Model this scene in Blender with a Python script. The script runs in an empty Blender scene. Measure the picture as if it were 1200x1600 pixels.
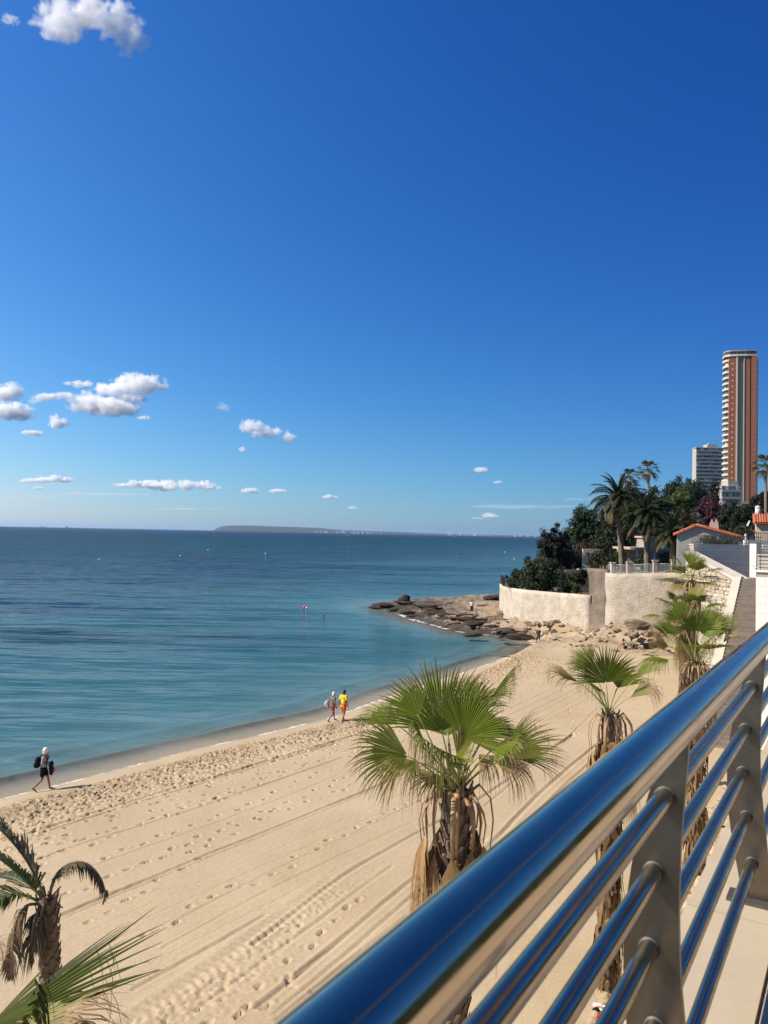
import bpy, bmesh, math, random
import numpy as np
from mathutils import Vector, Matrix, noise as mnoise

# ------------------------------------------------------------------ camera
SC = bpy.context.scene
COL = SC.collection
R = math.radians
H = 10.8                      # camera height above the sea (m)
FP = 1202.0                   # focal length in pixels of the 1200x1600 photograph
pitch = math.atan(33.7 / FP)
roll = math.atan(0.0197)
_f = Vector((0, math.cos(pitch), math.sin(pitch)))
_u0 = Vector((0, -math.sin(pitch), math.cos(pitch)))
_r0 = Vector((1, 0, 0))
CR = _r0 * math.cos(roll) + _u0 * math.sin(roll)
CU = _u0 * math.cos(roll) - _r0 * math.sin(roll)
CAM = Vector((0, 0, H))
cd = bpy.data.cameras.new('camera')
cam = bpy.data.objects.new('camera', cd)
COL.objects.link(cam)
m = Matrix((CR, CU, -_f)).transposed().to_4x4()
m.translation = CAM
cam.matrix_world = m
cd.sensor_fit = 'VERTICAL'
cd.sensor_height = 36
cd.sensor_width = 27
cd.lens = 36 * FP / 1600
cd.clip_start = 0.05
cd.clip_end = 80000
cd.dof.use_dof = True
cd.dof.focus_distance = 28
cd.dof.aperture_fstop = 9.0
SC.camera = cam
SC.render.resolution_x, SC.render.resolution_y = 768, 1024

# ------------------------------------------------------------------ sky, sun, exposure
SUN_EL, SUN_AZ = R(40), R(-97)                 # azimuth measured from +Y towards +X
S = Vector((math.sin(SUN_AZ) * math.cos(SUN_EL), math.cos(SUN_AZ) * math.cos(SUN_EL), math.sin(SUN_EL)))
W = bpy.data.worlds.new('World')
SC.world = W
W.use_nodes = True
wn, wl = W.node_tree.nodes, W.node_tree.links
wn.clear()
wo = wn.new('ShaderNodeOutputWorld')
bg = wn.new('ShaderNodeBackground')
sky = wn.new('ShaderNodeTexSky')
sky.sky_type = 'NISHITA'
sky.sun_disc = False
sky.sun_elevation = SUN_EL
sky.sun_rotation = SUN_AZ
sky.altitude = 0
sky.air_density = 1.0
sky.dust_density = 0.3
sky.ozone_density = 1.5
# tone response of the phone: the three channels of the sky are graded, evenly over the whole sky
wtc = wn.new('ShaderNodeTexCoord'); wdot = wn.new('ShaderNodeVectorMath'); wdot.operation = 'DOT_PRODUCT'
wdot.inputs[1].default_value = (math.sin(SUN_AZ), math.cos(SUN_AZ), 0)
wl.new(wtc.outputs['Generated'], wdot.inputs[0])
side = wn.new('ShaderNodeClamp'); side.inputs['Min'].default_value = -0.6; side.inputs['Max'].default_value = 0.5
wl.new(wdot.outputs['Value'], side.inputs['Value'])
sep = wn.new('ShaderNodeSeparateColor'); cmb = wn.new('ShaderNodeCombineColor')
wl.new(sky.outputs[0], sep.inputs[0])
for ch_, gam_, gain_ in ((0, 1.6, 23.5), (1, 1.15, 12.2), (2, 0.8, 11.0)):
    pre = wn.new('ShaderNodeMath'); pre.operation = 'MULTIPLY'; pre.inputs[1].default_value = (0.62, 1.0, 1.5)[ch_] * 0.075
    pw = wn.new('ShaderNodeMath'); pw.operation = 'POWER'; pw.inputs[1].default_value = gam_
    po = wn.new('ShaderNodeMath'); po.operation = 'MULTIPLY'; po.inputs[1].default_value = gain_
    wl.new(sep.outputs[ch_], pre.inputs[0]); wl.new(pre.outputs[0], pw.inputs[0]); wl.new(pw.outputs[0], po.inputs[0])
    # the sky is brighter and whiter on the sun's side, deeper away from it
    ti = wn.new('ShaderNodeMath'); ti.operation = 'MULTIPLY'
    if ch_ == 0:
        e1 = wn.new('ShaderNodeMath'); e1.operation = 'MULTIPLY'; e1.inputs[1].default_value = 1.25; wl.new(side.outputs[0], e1.inputs[0])
        e2 = wn.new('ShaderNodeMath'); e2.operation = 'EXPONENT'; wl.new(e1.outputs[0], e2.inputs[0])
        e3 = wn.new('ShaderNodeMath'); e3.operation = 'MULTIPLY'; e3.inputs[1].default_value = 1.08; wl.new(e2.outputs[0], e3.inputs[0])
    else:
        e3 = wn.new('ShaderNodeMath'); e3.operation = 'MULTIPLY_ADD'
        e3.inputs[1].default_value = (0, 0.75, 0.42)[ch_]; e3.inputs[2].default_value = (0, 1.07, 0.99)[ch_]; wl.new(side.outputs[0], e3.inputs[0])
    wl.new(po.outputs[0], ti.inputs[0]); wl.new(e3.outputs[0], ti.inputs[1])
    wl.new(ti.outputs[0], cmb.inputs[ch_])
wl.new(cmb.outputs[0], bg.inputs['Color'])
bg.inputs['Strength'].default_value = 0.066
wl.new(bg.outputs[0], wo.inputs['Surface'])
sl = bpy.data.lights.new('sun', 'SUN')
sl.energy = 5.0
sl.angle = R(0.55)
sl.color = (1.0, 0.90, 0.74)
so = bpy.data.objects.new('sun', sl)
COL.objects.link(so)
so.rotation_euler = S.to_track_quat('Z', 'Y').to_euler()
so.location = (-40, 0, 60)
SC.view_settings.view_transform = 'Standard'
SC.view_settings.look = 'None'
SC.view_settings.gamma = 1
SC.view_settings.use_curve_mapping = False
SC.view_settings.exposure = 0.6
SC.render.engine = 'CYCLES'
cy = SC.cycles
cy.use_denoising = True
cy.denoiser = 'OPENIMAGEDENOISE'
cy.max_bounces = 14
cy.diffuse_bounces = 3
cy.glossy_bounces = 4
cy.transparent_max_bounces = 16
cy.volume_bounces = 12
cy.sample_clamp_indirect = 8
cy.caustics_reflective = False
cy.caustics_refractive = False

# ------------------------------------------------------------------ pixels to places
def hor(px):
    return 821.9 + 0.0197 * px

def ray(px, py):
    return _f + CR * ((px - 600) / FP) - CU * ((py - 800) / FP)

def gnd(px, py, z=0.0):
    """where the line of sight through a photo pixel meets the level z"""
    d = ray(px, py)
    return CAM + d * ((z - H) / d.z)

def at(px, py, D):
    """the point of that line of sight at distance D along +Y"""
    d = ray(px, py)
    return CAM + d * (D / d.y)

UD = Vector((math.sin(R(32)), math.cos(R(32)), 0))      # along the promenade
VD = Vector((-math.cos(R(32)), math.sin(R(32)), 0))     # from the promenade to the sea

def uv(u, v, z=0.0):
    return UD * u + VD * v + Vector((0, 0, z))

def to_uv(p):
    return p.x * UD.x + p.y * UD.y, p.x * VD.x + p.y * VD.y

# ------------------------------------------------------------------ mesh helpers
class MB:
    """collects shapes, then becomes ONE mesh object"""
    def __init__(s):
        s.v, s.f, s.mi, s.c, s.sm = [], [], [], [], []
        s.cur = 0
        s.smooth = False

    def add(s, vs, fs, col=None, mi=None, smooth=None):
        b = len(s.v)
        s.v.extend([tuple(x) for x in vs])
        s.f.extend([tuple(i + b for i in f) for f in fs])
        s.mi.extend([s.cur if mi is None else mi] * len(fs))
        s.sm.extend([s.smooth if smooth is None else smooth] * len(fs))
        if col is None:
            col = (1, 1, 1)
        if isinstance(col, list):
            s.c.extend(col)
        else:
            s.c.extend([col] * len(vs))

    def box(s, a, b, col=None, M=None, **k):
        x0, y0, z0 = a; x1, y1, z1 = b
        vs = [Vector(p) for p in ((x0,y0,z0),(x1,y0,z0),(x1,y1,z0),(x0,y1,z0),(x0,y0,z1),(x1,y0,z1),(x1,y1,z1),(x0,y1,z1))]
        if M is not None:
            vs = [M @ p for p in vs]
        s.add(vs, [(0,3,2,1),(4,5,6,7),(0,1,5,4),(1,2,6,5),(2,3,7,6),(3,0,4,7)], col, **k)

    def prism(s, poly, z0, z1, col=None, M=None, **k):
        n = len(poly)
        vs = [Vector((p[0], p[1], z0)) for p in poly] + [Vector((p[0], p[1], z1)) for p in poly]
        if M is not None:
            vs = [M @ p for p in vs]
        fs = [tuple(range(n - 1, -1, -1)), tuple(range(n, 2 * n))]
        fs += [(i, (i + 1) % n, n + (i + 1) % n, n + i) for i in range(n)]
        s.add(vs, fs, col, **k)

    def tube(s, pts, rad, n=8, col=None, cap=True, squash=None, smooth=True, **k):
        pts = [Vector(p) for p in pts]
        if not hasattr(rad, '__len__'):
            rad = [rad] * len(pts)
        vs, fs = [], []
        t0 = (pts[1] - pts[0]).normalized()
        ref = Vector((0, 0, 1)) if abs(t0.z) < 0.9 else Vector((1, 0, 0))
        x = t0.cross(ref).normalized()
        for i, p in enumerate(pts):
            a = pts[max(i - 1, 0)]; b = pts[min(i + 1, len(pts) - 1)]
            t = (b - a).normalized()
            x = (x - t * x.dot(t))
            x = x.normalized() if x.length > 1e-6 else t.orthogonal().normalized()
            y = t.cross(x)
            for j in range(n):
                an = 2 * math.pi * j / n
                q = squash if squash else 1.0
                vs.append(p + x * (math.cos(an) * rad[i]) + y * (math.sin(an) * rad[i] * q))
        for i in range(len(pts) - 1):
            for j in range(n):
                fs.append((i*n+j, i*n+(j+1) % n, (i+1)*n+(j+1) % n, (i+1)*n+j))
        if cap:
            fs.append(tuple(range(n - 1, -1, -1)))
            fs.append(tuple(range((len(pts)-1)*n, len(pts)*n)))
        s.add(vs, fs, col, smooth=smooth, **k)

    def ball(s, c, r, col=None, sub=2, jit=0, seed=0, smooth=True, **k):
        bm = bmesh.new()
        bmesh.ops.create_icosphere(bm, subdivisions=sub, radius=1)
        c = Vector(c)
        r = Vector(r) if hasattr(r, '__len__') else Vector((r, r, r))
        vs = []
        for v in bm.verts:
            q = v.co.copy()
            if jit:
                q = q * (1 + jit * mnoise.noise(q * 1.7 + Vector((seed * 3.1, seed * 1.7, seed))))
            vs.append(c + Vector((q.x * r.x, q.y * r.y, q.z * r.z)))
        fs = [tuple(v.index for v in f.verts) for f in bm.faces]
        bm.free()
        s.add(vs, fs, col, smooth=smooth, **k)

    def build(s, name, mats, parent=None, loc=None, colors=True):
        me = bpy.data.meshes.new(name)
        me.from_pydata(s.v, [], s.f)
        if not isinstance(mats, (list, tuple)):
            mats = [mats]
        for q in mats:
            me.materials.append(q)
        n = len(s.f)
        me.polygons.foreach_set('material_index', s.mi)
        me.polygons.foreach_set('use_smooth', s.sm)
        if colors:
            at_ = me.color_attributes.new('Col', 'FLOAT_COLOR', 'POINT')
            arr = np.ones((len(s.v), 4), dtype=np.float32)
            arr[:, :3] = np.array(s.c, dtype=np.float32).reshape(-1, 3)
            at_.data.foreach_set('color', arr.ravel())
        me.update()
        o = bpy.data.objects.new(name, me)
        COL.objects.link(o)
        if parent is not None:
            o.parent = parent
        if loc is not None:
            o.location = loc
        return o

def tag(o, label=None, cat=None, group=None, kind=None):
    if label: o['label'] = label
    if cat: o['category'] = cat
    if group: o['group'] = group
    if kind: o['kind'] = kind
    return o

def thing(name, label, cat, loc=(0, 0, 0), rz=0.0, group=None):
    o = bpy.data.objects.new(name, None)
    COL.objects.link(o)
    o.empty_display_size = 0.2
    o.location = loc
    o.rotation_euler = (0, 0, rz)
    return tag(o, label, cat, group)

def copy_tree(o, parent=None):
    c = o.copy()
    COL.objects.link(c)
    if parent is not None:
        c.parent = parent
    for ch in list(o.children):
        copy_tree(ch, c)
    return c

def inst(src, parent, mw=None, loc=None):
    c = src.copy()
    COL.objects.link(c)
    c.parent = parent
    if mw is not None:
        c.matrix_local = mw
    if loc is not None:
        c.location = loc
    return c

# ------------------------------------------------------------------ materials
def mat(name, col, rough=0.8, metal=0.0, var=0.15, scale=4.0, bump=0.0, bscale=None, bdist=0.02,
        vcol=False, col2=None, spec=0.4, translucent=0.0, stretch=None, detail=6, objrand=0.0):
    M = bpy.data.materials.new(name)
    M.use_nodes = True
    nt = M.node_tree
    N, L = nt.nodes, nt.links
    b = N['Principled BSDF']
    out = N['Material Output']
    b.inputs['Roughness'].default_value = rough
    b.inputs['Metallic'].default_value = metal
    b.inputs['Specular IOR Level'].default_value = spec
    tc = N.new('ShaderNodeTexCoord')
    src = tc.outputs['Object']
    if stretch:
        mp = N.new('ShaderNodeMapping')
        mp.inputs['Scale'].default_value = stretch
        L.new(src, mp.inputs['Vector'])
        src = mp.outputs[0]
    nz = N.new('ShaderNodeTexNoise')
    nz.inputs['Scale'].default_value = scale
    nz.inputs['Detail'].default_value = detail
    nz.inputs['Roughness'].default_value = 0.65
    L.new(src, nz.inputs['Vector'])
    mx = N.new('ShaderNodeMix'); mx.data_type = 'RGBA'
    c2 = col2 if col2 else tuple(c * (1 - var) for c in col)
    c1 = col if col2 else tuple(min(1, c * (1 + var)) for c in col)
    mx.inputs['A'].default_value = (*c1, 1)
    mx.inputs['B'].default_value = (*c2, 1)
    mr = N.new('ShaderNodeMapRange')
    mr.inputs['From Min'].default_value = 0.32
    mr.inputs['From Max'].default_value = 0.68
    L.new(nz.outputs[0], mr.inputs['Value'])
    L.new(mr.outputs[0], mx.inputs['Factor'])
    c = mx.outputs['Result']
    if vcol:
        a = N.new('ShaderNodeVertexColor'); a.layer_name = 'Col'
        mu = N.new('ShaderNodeMix'); mu.data_type = 'RGBA'; mu.blend_type = 'MULTIPLY'
        mu.inputs['Factor'].default_value = 1
        L.new(c, mu.inputs['A']); L.new(a.outputs[0], mu.inputs['B'])
        c = mu.outputs['Result']
    if objrand:
        oi = N.new('ShaderNodeObjectInfo')
        m2 = N.new('ShaderNodeMapRange')
        m2.inputs['To Min'].default_value = 1 - objrand
        m2.inputs['To Max'].default_value = 1 + objrand
        L.new(oi.outputs['Random'], m2.inputs['Value'])
        mu = N.new('ShaderNodeMix'); mu.data_type = 'RGBA'; mu.blend_type = 'MULTIPLY'
        mu.inputs['Factor'].default_value = 1
        L.new(c, mu.inputs['A']); L.new(m2.outputs[0], mu.inputs['B'])
        c = mu.outputs['Result']
    L.new(c, b.inputs['Base Color'])
    if bump:
        n2 = N.new('ShaderNodeTexNoise')
        n2.inputs['Scale'].default_value = bscale or scale * 3
        n2.inputs['Detail'].default_value = 8
        n2.inputs['Roughness'].default_value = 0.6
        L.new(src, n2.inputs['Vector'])
        bp = N.new('ShaderNodeBump')
        bp.inputs['Strength'].default_value = bump
        bp.inputs['Distance'].default_value = bdist
        L.new(n2.outputs[0], bp.inputs['Height'])
        L.new(bp.outputs[0], b.inputs['Normal'])
    if translucent:
        tr = N.new('ShaderNodeBsdfTranslucent')
        L.new(c, tr.inputs['Color'])
        ms = N.new('ShaderNodeMixShader')
        ms.inputs['Fac'].default_value = translucent
        L.new(b.outputs[0], ms.inputs[1]); L.new(tr.outputs[0], ms.inputs[2])
        L.new(ms.outputs[0], out.inputs['Surface'])
    return M

# vectorised value noise for height fields
def vnoise(x, y, seed=0):
    xi = np.floor(x).astype(np.int64); yi = np.floor(y).astype(np.int64)
    xf = x - xi; yf = y - yi
    xf = xf * xf * (3 - 2 * xf); yf = yf * yf * (3 - 2 * yf)
    def h(a, b):
        n = (a * 374761393 + b * 668265263 + seed * 974634777) & 0x7fffffff
        n = ((n ^ (n >> 13)) * 1274126177) & 0x7fffffff
        return ((n ^ (n >> 16)) & 0xffff) / 65535.0
    return (h(xi, yi) * (1 - xf) + h(xi + 1, yi) * xf) * (1 - yf) + (h(xi, yi + 1) * (1 - xf) + h(xi + 1, yi + 1) * xf) * yf

def fbm(x, y, o=4, seed=0):
    a, s, t = 0.5, 0.0, 0.0
    for i in range(o):
        s = s + a * vnoise(x, y, seed + i); t += a
        x = x * 2.03 + 17.1; y = y * 2.03 - 9.7; a *= 0.5
    return s / t - 0.5

def grid_object(name, X, Y, Z, material, attrs=None, keep=None):
    """height field from 2-D arrays"""
    n, k = X.shape
    me = bpy.data.meshes.new(name)
    idx = np.arange(n * k).reshape(n, k)
    q = np.stack([idx[:-1, :-1], idx[1:, :-1], idx[1:, 1:], idx[:-1, 1:]], -1).reshape(-1, 4)
    if keep is not None:
        q = q[keep.reshape(-1)]
    co = np.stack([X, Y, Z], -1).reshape(-1, 3).astype(np.float32)
    me.vertices.add(len(co)); me.vertices.foreach_set('co', co.ravel())
    me.loops.add(len(q) * 4); me.loops.foreach_set('vertex_index', q.ravel().astype(np.int32))
    me.polygons.add(len(q))
    me.polygons.foreach_set('loop_start', np.arange(0, len(q) * 4, 4, dtype=np.int32))
    me.polygons.foreach_set('use_smooth', np.ones(len(q), dtype=bool))
    for an, arr in (attrs or {}).items():
        a = me.attributes.new(an, 'FLOAT', 'POINT')
        a.data.foreach_set('value', arr.astype(np.float32).ravel())
    me.update(calc_edges=True)
    me.validate()
    # make the faces look up
    if len(me.polygons) and me.polygons[0].normal.z < 0:
        me.flip_normals()
    me.materials.append(material)
    o = bpy.data.objects.new(name, me)
    COL.objects.link(o)
    return o

# ================================================================== THE SETTING
# ------------------------------------------------------------------ shoreline
shore_px = [(-400, 1420), (-150, 1296), (0, 1250), (130, 1218), (300, 1173), (420, 1146), (520, 1122), (600, 1092), (700, 1060),
            (760, 1039), (810, 1021), (832, 1008), (828, 1001), (800, 998), (770, 993), (735, 991), (700, 984), (672, 976), (640, 968),
            (618, 958), (585, 949), (600, 944), (640, 941), (700, 940), (760, 936), (790, 932)]
shore = [gnd(x, y, 0.0) for x, y in shore_px]
shore = [shore[0] - UD * 60] + shore + [Vector((36, 145, 0)), Vector((110, 400, 0)), Vector((900, 2500, 0))]
SHX = np.array([[p.x, p.y] for p in shore])
land_poly = np.vstack([SHX, [[3000, 2500], [3000, -200], [shore[0].x + 40, shore[0].y - 80]]])

def shore_dist(x, y):
    """distance to the waterline, positive on land"""
    best = np.full(x.shape, 1e9)
    for a, b in zip(SHX[:-1], SHX[1:]):
        d = b - a
        L2 = (d ** 2).sum()
        t = np.clip(((x - a[0]) * d[0] + (y - a[1]) * d[1]) / L2, 0, 1)
        best = np.minimum(best, (x - a[0] - t * d[0]) ** 2 + (y - a[1] - t * d[1]) ** 2)
    ins = np.zeros(x.shape, bool)
    P = land_poly
    for i in range(len(P)):
        a, b = P[i], P[(i + 1) % len(P)]
        if a[1] == b[1]:
            continue
        c = ((a[1] > y) != (b[1] > y)) & (x < (b[0] - a[0]) * (y - a[1]) / (b[1] - a[1]) + a[0])
        ins ^= c
    d = np.sqrt(best)
    return np.where(ins, d, -d)

# heights of the rocky end of the bay, read off the photograph
ctrl_px = [(841, 1006, 0.35), (985, 1016, 1.25), (1000, 985, 2.5), (960, 980, 2.5), (1040, 975, 2.7), (925, 968, 2.3), (870, 970, 2.1),
           (813, 968, 1.9), (782, 953, 1.7), (860, 988, 1.3), (900, 1000, 1.3), (737, 957, 0.75), (690, 960, 0.4), (770, 975, 0.6), (640, 950, 0.35),
           (1050, 1030, 1.35), (950, 1035, 1.15), (1100, 1060, 1.5), (880, 1030, 0.8), (790, 945, 1.5), (1000, 1060, 1.2), (900, 1080, 1.0)]
CT = []
for x_, y_, z_ in ctrl_px:
    p_ = gnd(x_, y_, z_)
    CT.append((p_.x, p_.y, z_))
CT = np.array(CT)

def beach_profile(t):
    pos = 1.25 * (1 - np.exp(-np.maximum(t, 0) / 8.0)) + 0.008 * np.maximum(t, 0)
    neg = np.maximum(0.075 * t, -1.4)
    return np.where(t > 0, pos, neg)

def cape_h(x, y, t):
    num = np.zeros(x.shape); den = np.zeros(x.shape)
    for cx, cy_, cz in CT:
        w = 1.0 / (((x - cx) ** 2 + (y - cy_) ** 2) + 1.0) ** 1.6
        num += w * cz; den += w
    z = num / den
    k = np.clip(t / 2.2, 0, 1)
    return np.where(t > 0, z * k * k * (3 - 2 * k), np.maximum(0.16 * t, -1.4))

def land_base(x, y, t=None):
    if t is None:
        t = shore_dist(x, y)
    u = x * UD.x + y * UD.y
    k = np.clip((u - 54) / 12, 0, 1)
    k = k * k * (3 - 2 * k)
    return beach_profile(t) * (1 - k) + cape_h(x, y, t) * k

def land_z(x, y):
    return float(land_base(np.array([float(x)]), np.array([float(y)]))[0])

def on_land(px, py):
    """line of sight meets the sand"""
    z = 0.5
    for _ in range(12):
        p = gnd(px, py, z)
        z = 0.5 * z + 0.5 * land_z(p.x, p.y)
    return gnd(px, py, z)

# ------------------------------------------------------------------ sand
def sand_material():
    M = bpy.data.materials.new('sand'); M.use_nodes = True
    N, L = M.node_tree.nodes, M.node_tree.links
    b = N['Principled BSDF']
    b.inputs['Roughness'].default_value = 0.9
    b.inputs['Specular IOR Level'].default_value = 0.25
    tc = N.new('ShaderNodeTexCoord')
    a = N.new('ShaderNodeAttribute'); a.attribute_name = 'rock'
    sh = N.new('ShaderNodeAttribute'); sh.attribute_name = 'shore'
    n1 = N.new('ShaderNodeTexNoise'); n1.inputs['Scale'].default_value = 0.35; n1.inputs['Detail'].default_value = 6
    n2 = N.new('ShaderNodeTexNoise'); n2.inputs['Scale'].default_value = 14; n2.inputs['Detail'].default_value = 8; n2.inputs['Roughness'].default_value = 0.7
    for n in (n1, n2): L.new(tc.outputs['Object'], n.inputs['Vector'])
    r1 = N.new('ShaderNodeValToRGB')
    r1.color_ramp.elements[0].position = 0.3; r1.color_ramp.elements[0].color = (0.40, 0.305, 0.187, 1)
    r1.color_ramp.elements[1].position = 0.7; r1.color_ramp.elements[1].color = (0.46, 0.358, 0.228, 1)
    L.new(n1.outputs[0], r1.inputs[0])
    m1 = N.new('ShaderNodeMix'); m1.data_type = 'RGBA'; m1.blend_type = 'MULTIPLY'
    m1.inputs['Factor'].default_value = 1
    r2 = N.new('ShaderNodeValToRGB')
    r2.color_ramp.elements[0].position = 0.28; r2.color_ramp.elements[0].color = (0.80, 0.79, 0.78, 1)
    r2.color_ramp.elements[1].position = 0.62; r2.color_ramp.elements[1].color = (1.04, 1.04, 1.04, 1)
    L.new(n2.outputs[0], r2.inputs[0])
    L.new(r1.outputs[0], m1.inputs['A']); L.new(r2.outputs[0], m1.inputs['B'])
    # damp sand along the waterline
    wet = N.new('ShaderNodeMapRange'); wet.inputs['From Min'].default_value = 0.35; wet.inputs['From Max'].default_value = -0.25
    wn_ = N.new('ShaderNodeTexNoise'); wn_.inputs['Scale'].default_value = 0.7
    L.new(tc.outputs['Object'], wn_.inputs['Vector'])
    ad = N.new('ShaderNodeMath'); ad.operation = 'SUBTRACT'
    ad2 = N.new('ShaderNodeMath'); ad2.operation = 'MULTIPLY_ADD'; ad2.inputs[1].default_value = 1.0; ad2.inputs[2].default_value = -0.5
    L.new(wn_.outputs[0], ad2.inputs[0])
    L.new(sh.outputs['Fac'], ad.inputs[0]); L.new(ad2.outputs[0], ad.inputs[1])
    L.new(ad.outputs[0], wet.inputs['Value'])
    m2 = N.new('ShaderNodeMix'); m2.data_type = 'RGBA'; m2.blend_type = 'MULTIPLY'
    m2.inputs['B'].default_value = (0.88, 0.87, 0.86, 1)
    L.new(wet.outputs[0], m2.inputs['Factor']); L.new(m1.outputs['Result'], m2.inputs['A'])
    # churned strip behind waterline: footprint shadow, with some damp, put into the sand colour
    d1 = N.new('ShaderNodeMapRange'); d1.interpolation_type = 'SMOOTHSTEP'; d1.inputs['From Min'].default_value = 1.0; d1.inputs['From Max'].default_value = 1.9; L.new(ad.outputs[0], d1.inputs['Value'])
    d2 = N.new('ShaderNodeMapRange'); d2.interpolation_type = 'SMOOTHSTEP'; d2.inputs['From Min'].default_value = 4.6; d2.inputs['From Max'].default_value = 2.6; L.new(ad.outputs[0], d2.inputs['Value'])
    d3 = N.new('ShaderNodeMath'); d3.operation = 'MULTIPLY'; L.new(d1.outputs[0], d3.inputs[0]); L.new(d2.outputs[0], d3.inputs[1])
    n5 = N.new('ShaderNodeTexNoise'); n5.inputs['Scale'].default_value = 2.2; n5.inputs['Detail'].default_value = 8; n5.inputs['Roughness'].default_value = .7; L.new(tc.outputs['Object'], n5.inputs['Vector'])
    d4 = N.new('ShaderNodeMapRange'); d4.inputs['From Min'].default_value = .40; d4.inputs['From Max'].default_value = .62; L.new(n5.outputs[0], d4.inputs['Value'])
    d5 = N.new('ShaderNodeMath'); d5.operation = 'MULTIPLY'; L.new(d3.outputs[0], d5.inputs[0]); L.new(d4.outputs[0], d5.inputs[1])
    md = N.new('ShaderNodeMix'); md.data_type = 'RGBA'; md.blend_type = 'MULTIPLY'; md.inputs['B'].default_value = (0.66, 0.63, 0.60, 1)
    L.new(d5.outputs[0], md.inputs['Factor']); L.new(m2.outputs['Result'], md.inputs['A'])
    # rock where the bay ends in ledges
    r3 = N.new('ShaderNodeValToRGB')
    e = r3.color_ramp.elements
    e[0].position = 0.35; e[0].color = (0.05, 0.042, 0.035, 1)
    e[1].position = 0.66; e[1].color = (0.29, 0.215, 0.145, 1)
    n3 = N.new('ShaderNodeTexNoise'); n3.inputs['Scale'].default_value = 0.8; n3.inputs['Detail'].default_value = 10; n3.inputs['Roughness'].default_value = 0.7
    L.new(tc.outputs['Object'], n3.inputs['Vector'])
    # algae-dark near the water: depends on the place on the rock, low rock is darker
    lo = N.new('ShaderNodeAttribute'); lo.attribute_name = 'algae'
    sb = N.new('ShaderNodeMath'); sb.operation = 'SUBTRACT'
    L.new(n3.outputs[0], sb.inputs[0]); L.new(lo.outputs['Fac'], sb.inputs[1])
    L.new(sb.outputs[0], r3.inputs[0])
    m3 = N.new('ShaderNodeMix'); m3.data_type = 'RGBA'
    L.new(a.outputs['Fac'], m3.inputs['Factor']); L.new(md.outputs['Result'], m3.inputs['A']); L.new(r3.outputs[0], m3.inputs['B'])
    L.new(m3.outputs['Result'], b.inputs['Base Color'])
    rg = N.new('ShaderNodeMapRange'); rg.inputs['To Min'].default_value = 0.92; rg.inputs['To Max'].default_value = 0.45
    L.new(wet.outputs[0], rg.inputs['Value']); L.new(rg.outputs[0], b.inputs['Roughness'])
    n4 = N.new('ShaderNodeTexNoise'); n4.inputs['Scale'].default_value = 5.5; n4.inputs['Detail'].default_value = 9; n4.inputs['Roughness'].default_value = 0.62
    L.new(tc.outputs['Object'], n4.inputs['Vector'])
    bp = N.new('ShaderNodeBump'); bp.inputs['Strength'].default_value = 0.4; bp.inputs['Distance'].default_value = 0.035
    L.new(n4.outputs[0], bp.inputs['Height']); L.new(bp.outputs[0], b.inputs['Normal'])
    return M
M_SAND = sand_material()

rng = np.random.default_rng(7)
random.seed(7)
# --- the beach as one fine height field in promenade coordinates (u along, v to the sea)
du = [-8.0]
while du[-1] < 66:
    u_ = du[-1]
    du.append(u_ + (0.25 if u_ < 5 else 0.05 if u_ < 30 else 0.05 + (u_ - 30) * 0.0022))
du = np.array(du)
dv = np.concatenate([np.arange(-3.0, 1.5, 0.25), np.arange(1.5, 27.5, 0.056), np.arange(27.6, 32, 0.12), np.arange(32, 44, 0.6)])
UU, VV = np.meshgrid(du, dv, indexing='ij')
BX = UU * UD.x + VV * VD.x
BY = UU * UD.y + VV * VD.y
T = shore_dist(BX, BY)
BZ = land_base(BX, BY, T)
dry = np.clip((T - 0.4) / 1.0, 0, 1)
BZ += dry * (0.10 * fbm(UU * 0.16, VV * 0.16, 3, 3) + 0.022 * fbm(UU * 0.9, VV * 1.1, 3, 11))
fine = np.clip((T - 1.0) / 0.8, 0, 1)

def stamp(u, v, ang, ln, wd, dep):
    """press one footprint into the sand: a dent with a pushed-up rim"""
    i0, i1 = np.searchsorted(du, [u - 0.5, u + 0.5]); j0, j1 = np.searchsorted(dv, [v - 0.5, v + 0.5])
    if i1 - i0 < 2 or j1 - j0 < 2:
        return
    a = UU[i0:i1, j0:j1] - u; b = VV[i0:i1, j0:j1] - v
    p = a * math.cos(ang) + b * math.sin(ang); q = -a * math.sin(ang) + b * math.cos(ang)
    r = np.sqrt((p / ln) ** 2 + (q / wd) ** 2)
    BZ[i0:i1, j0:j1] += (-1.6 * dep * np.exp(-(r ** 6) * 0.7) + 0.5 * dep * np.exp(-((r - 1.45) / 0.35) ** 2)) * fine[i0:i1, j0:j1]

def px_uv(px, py):
    return to_uv(on_land(px, py))

# the trampled strip behind the waterline
SU = np.array([to_uv(p) for p in shore[1:13]])
def shore_v(u):
    return float(np.interp(u, SU[:, 0], SU[:, 1]))
for k in range(6800):
    u_ = 12 + 50 * random.random()
    tt = 1.4 + abs(random.gauss(1.7, 1.3))
    stamp(u_, shore_v(u_) - tt * 1.02, random.gauss(0.0, 0.45), random.uniform(.06, .15), random.uniform(.035, .07), random.uniform(.03, .085) * random.random() ** .35)
for k in range(520):                                                    # strays further up the beach
    u_ = 10 + 50 * random.random()
    tt = 4 + 4.5 * random.random() ** 1.5
    stamp(u_, shore_v(u_) - tt, random.gauss(0.0, 0.5), .14, .065, random.uniform(.02, .045))
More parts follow.
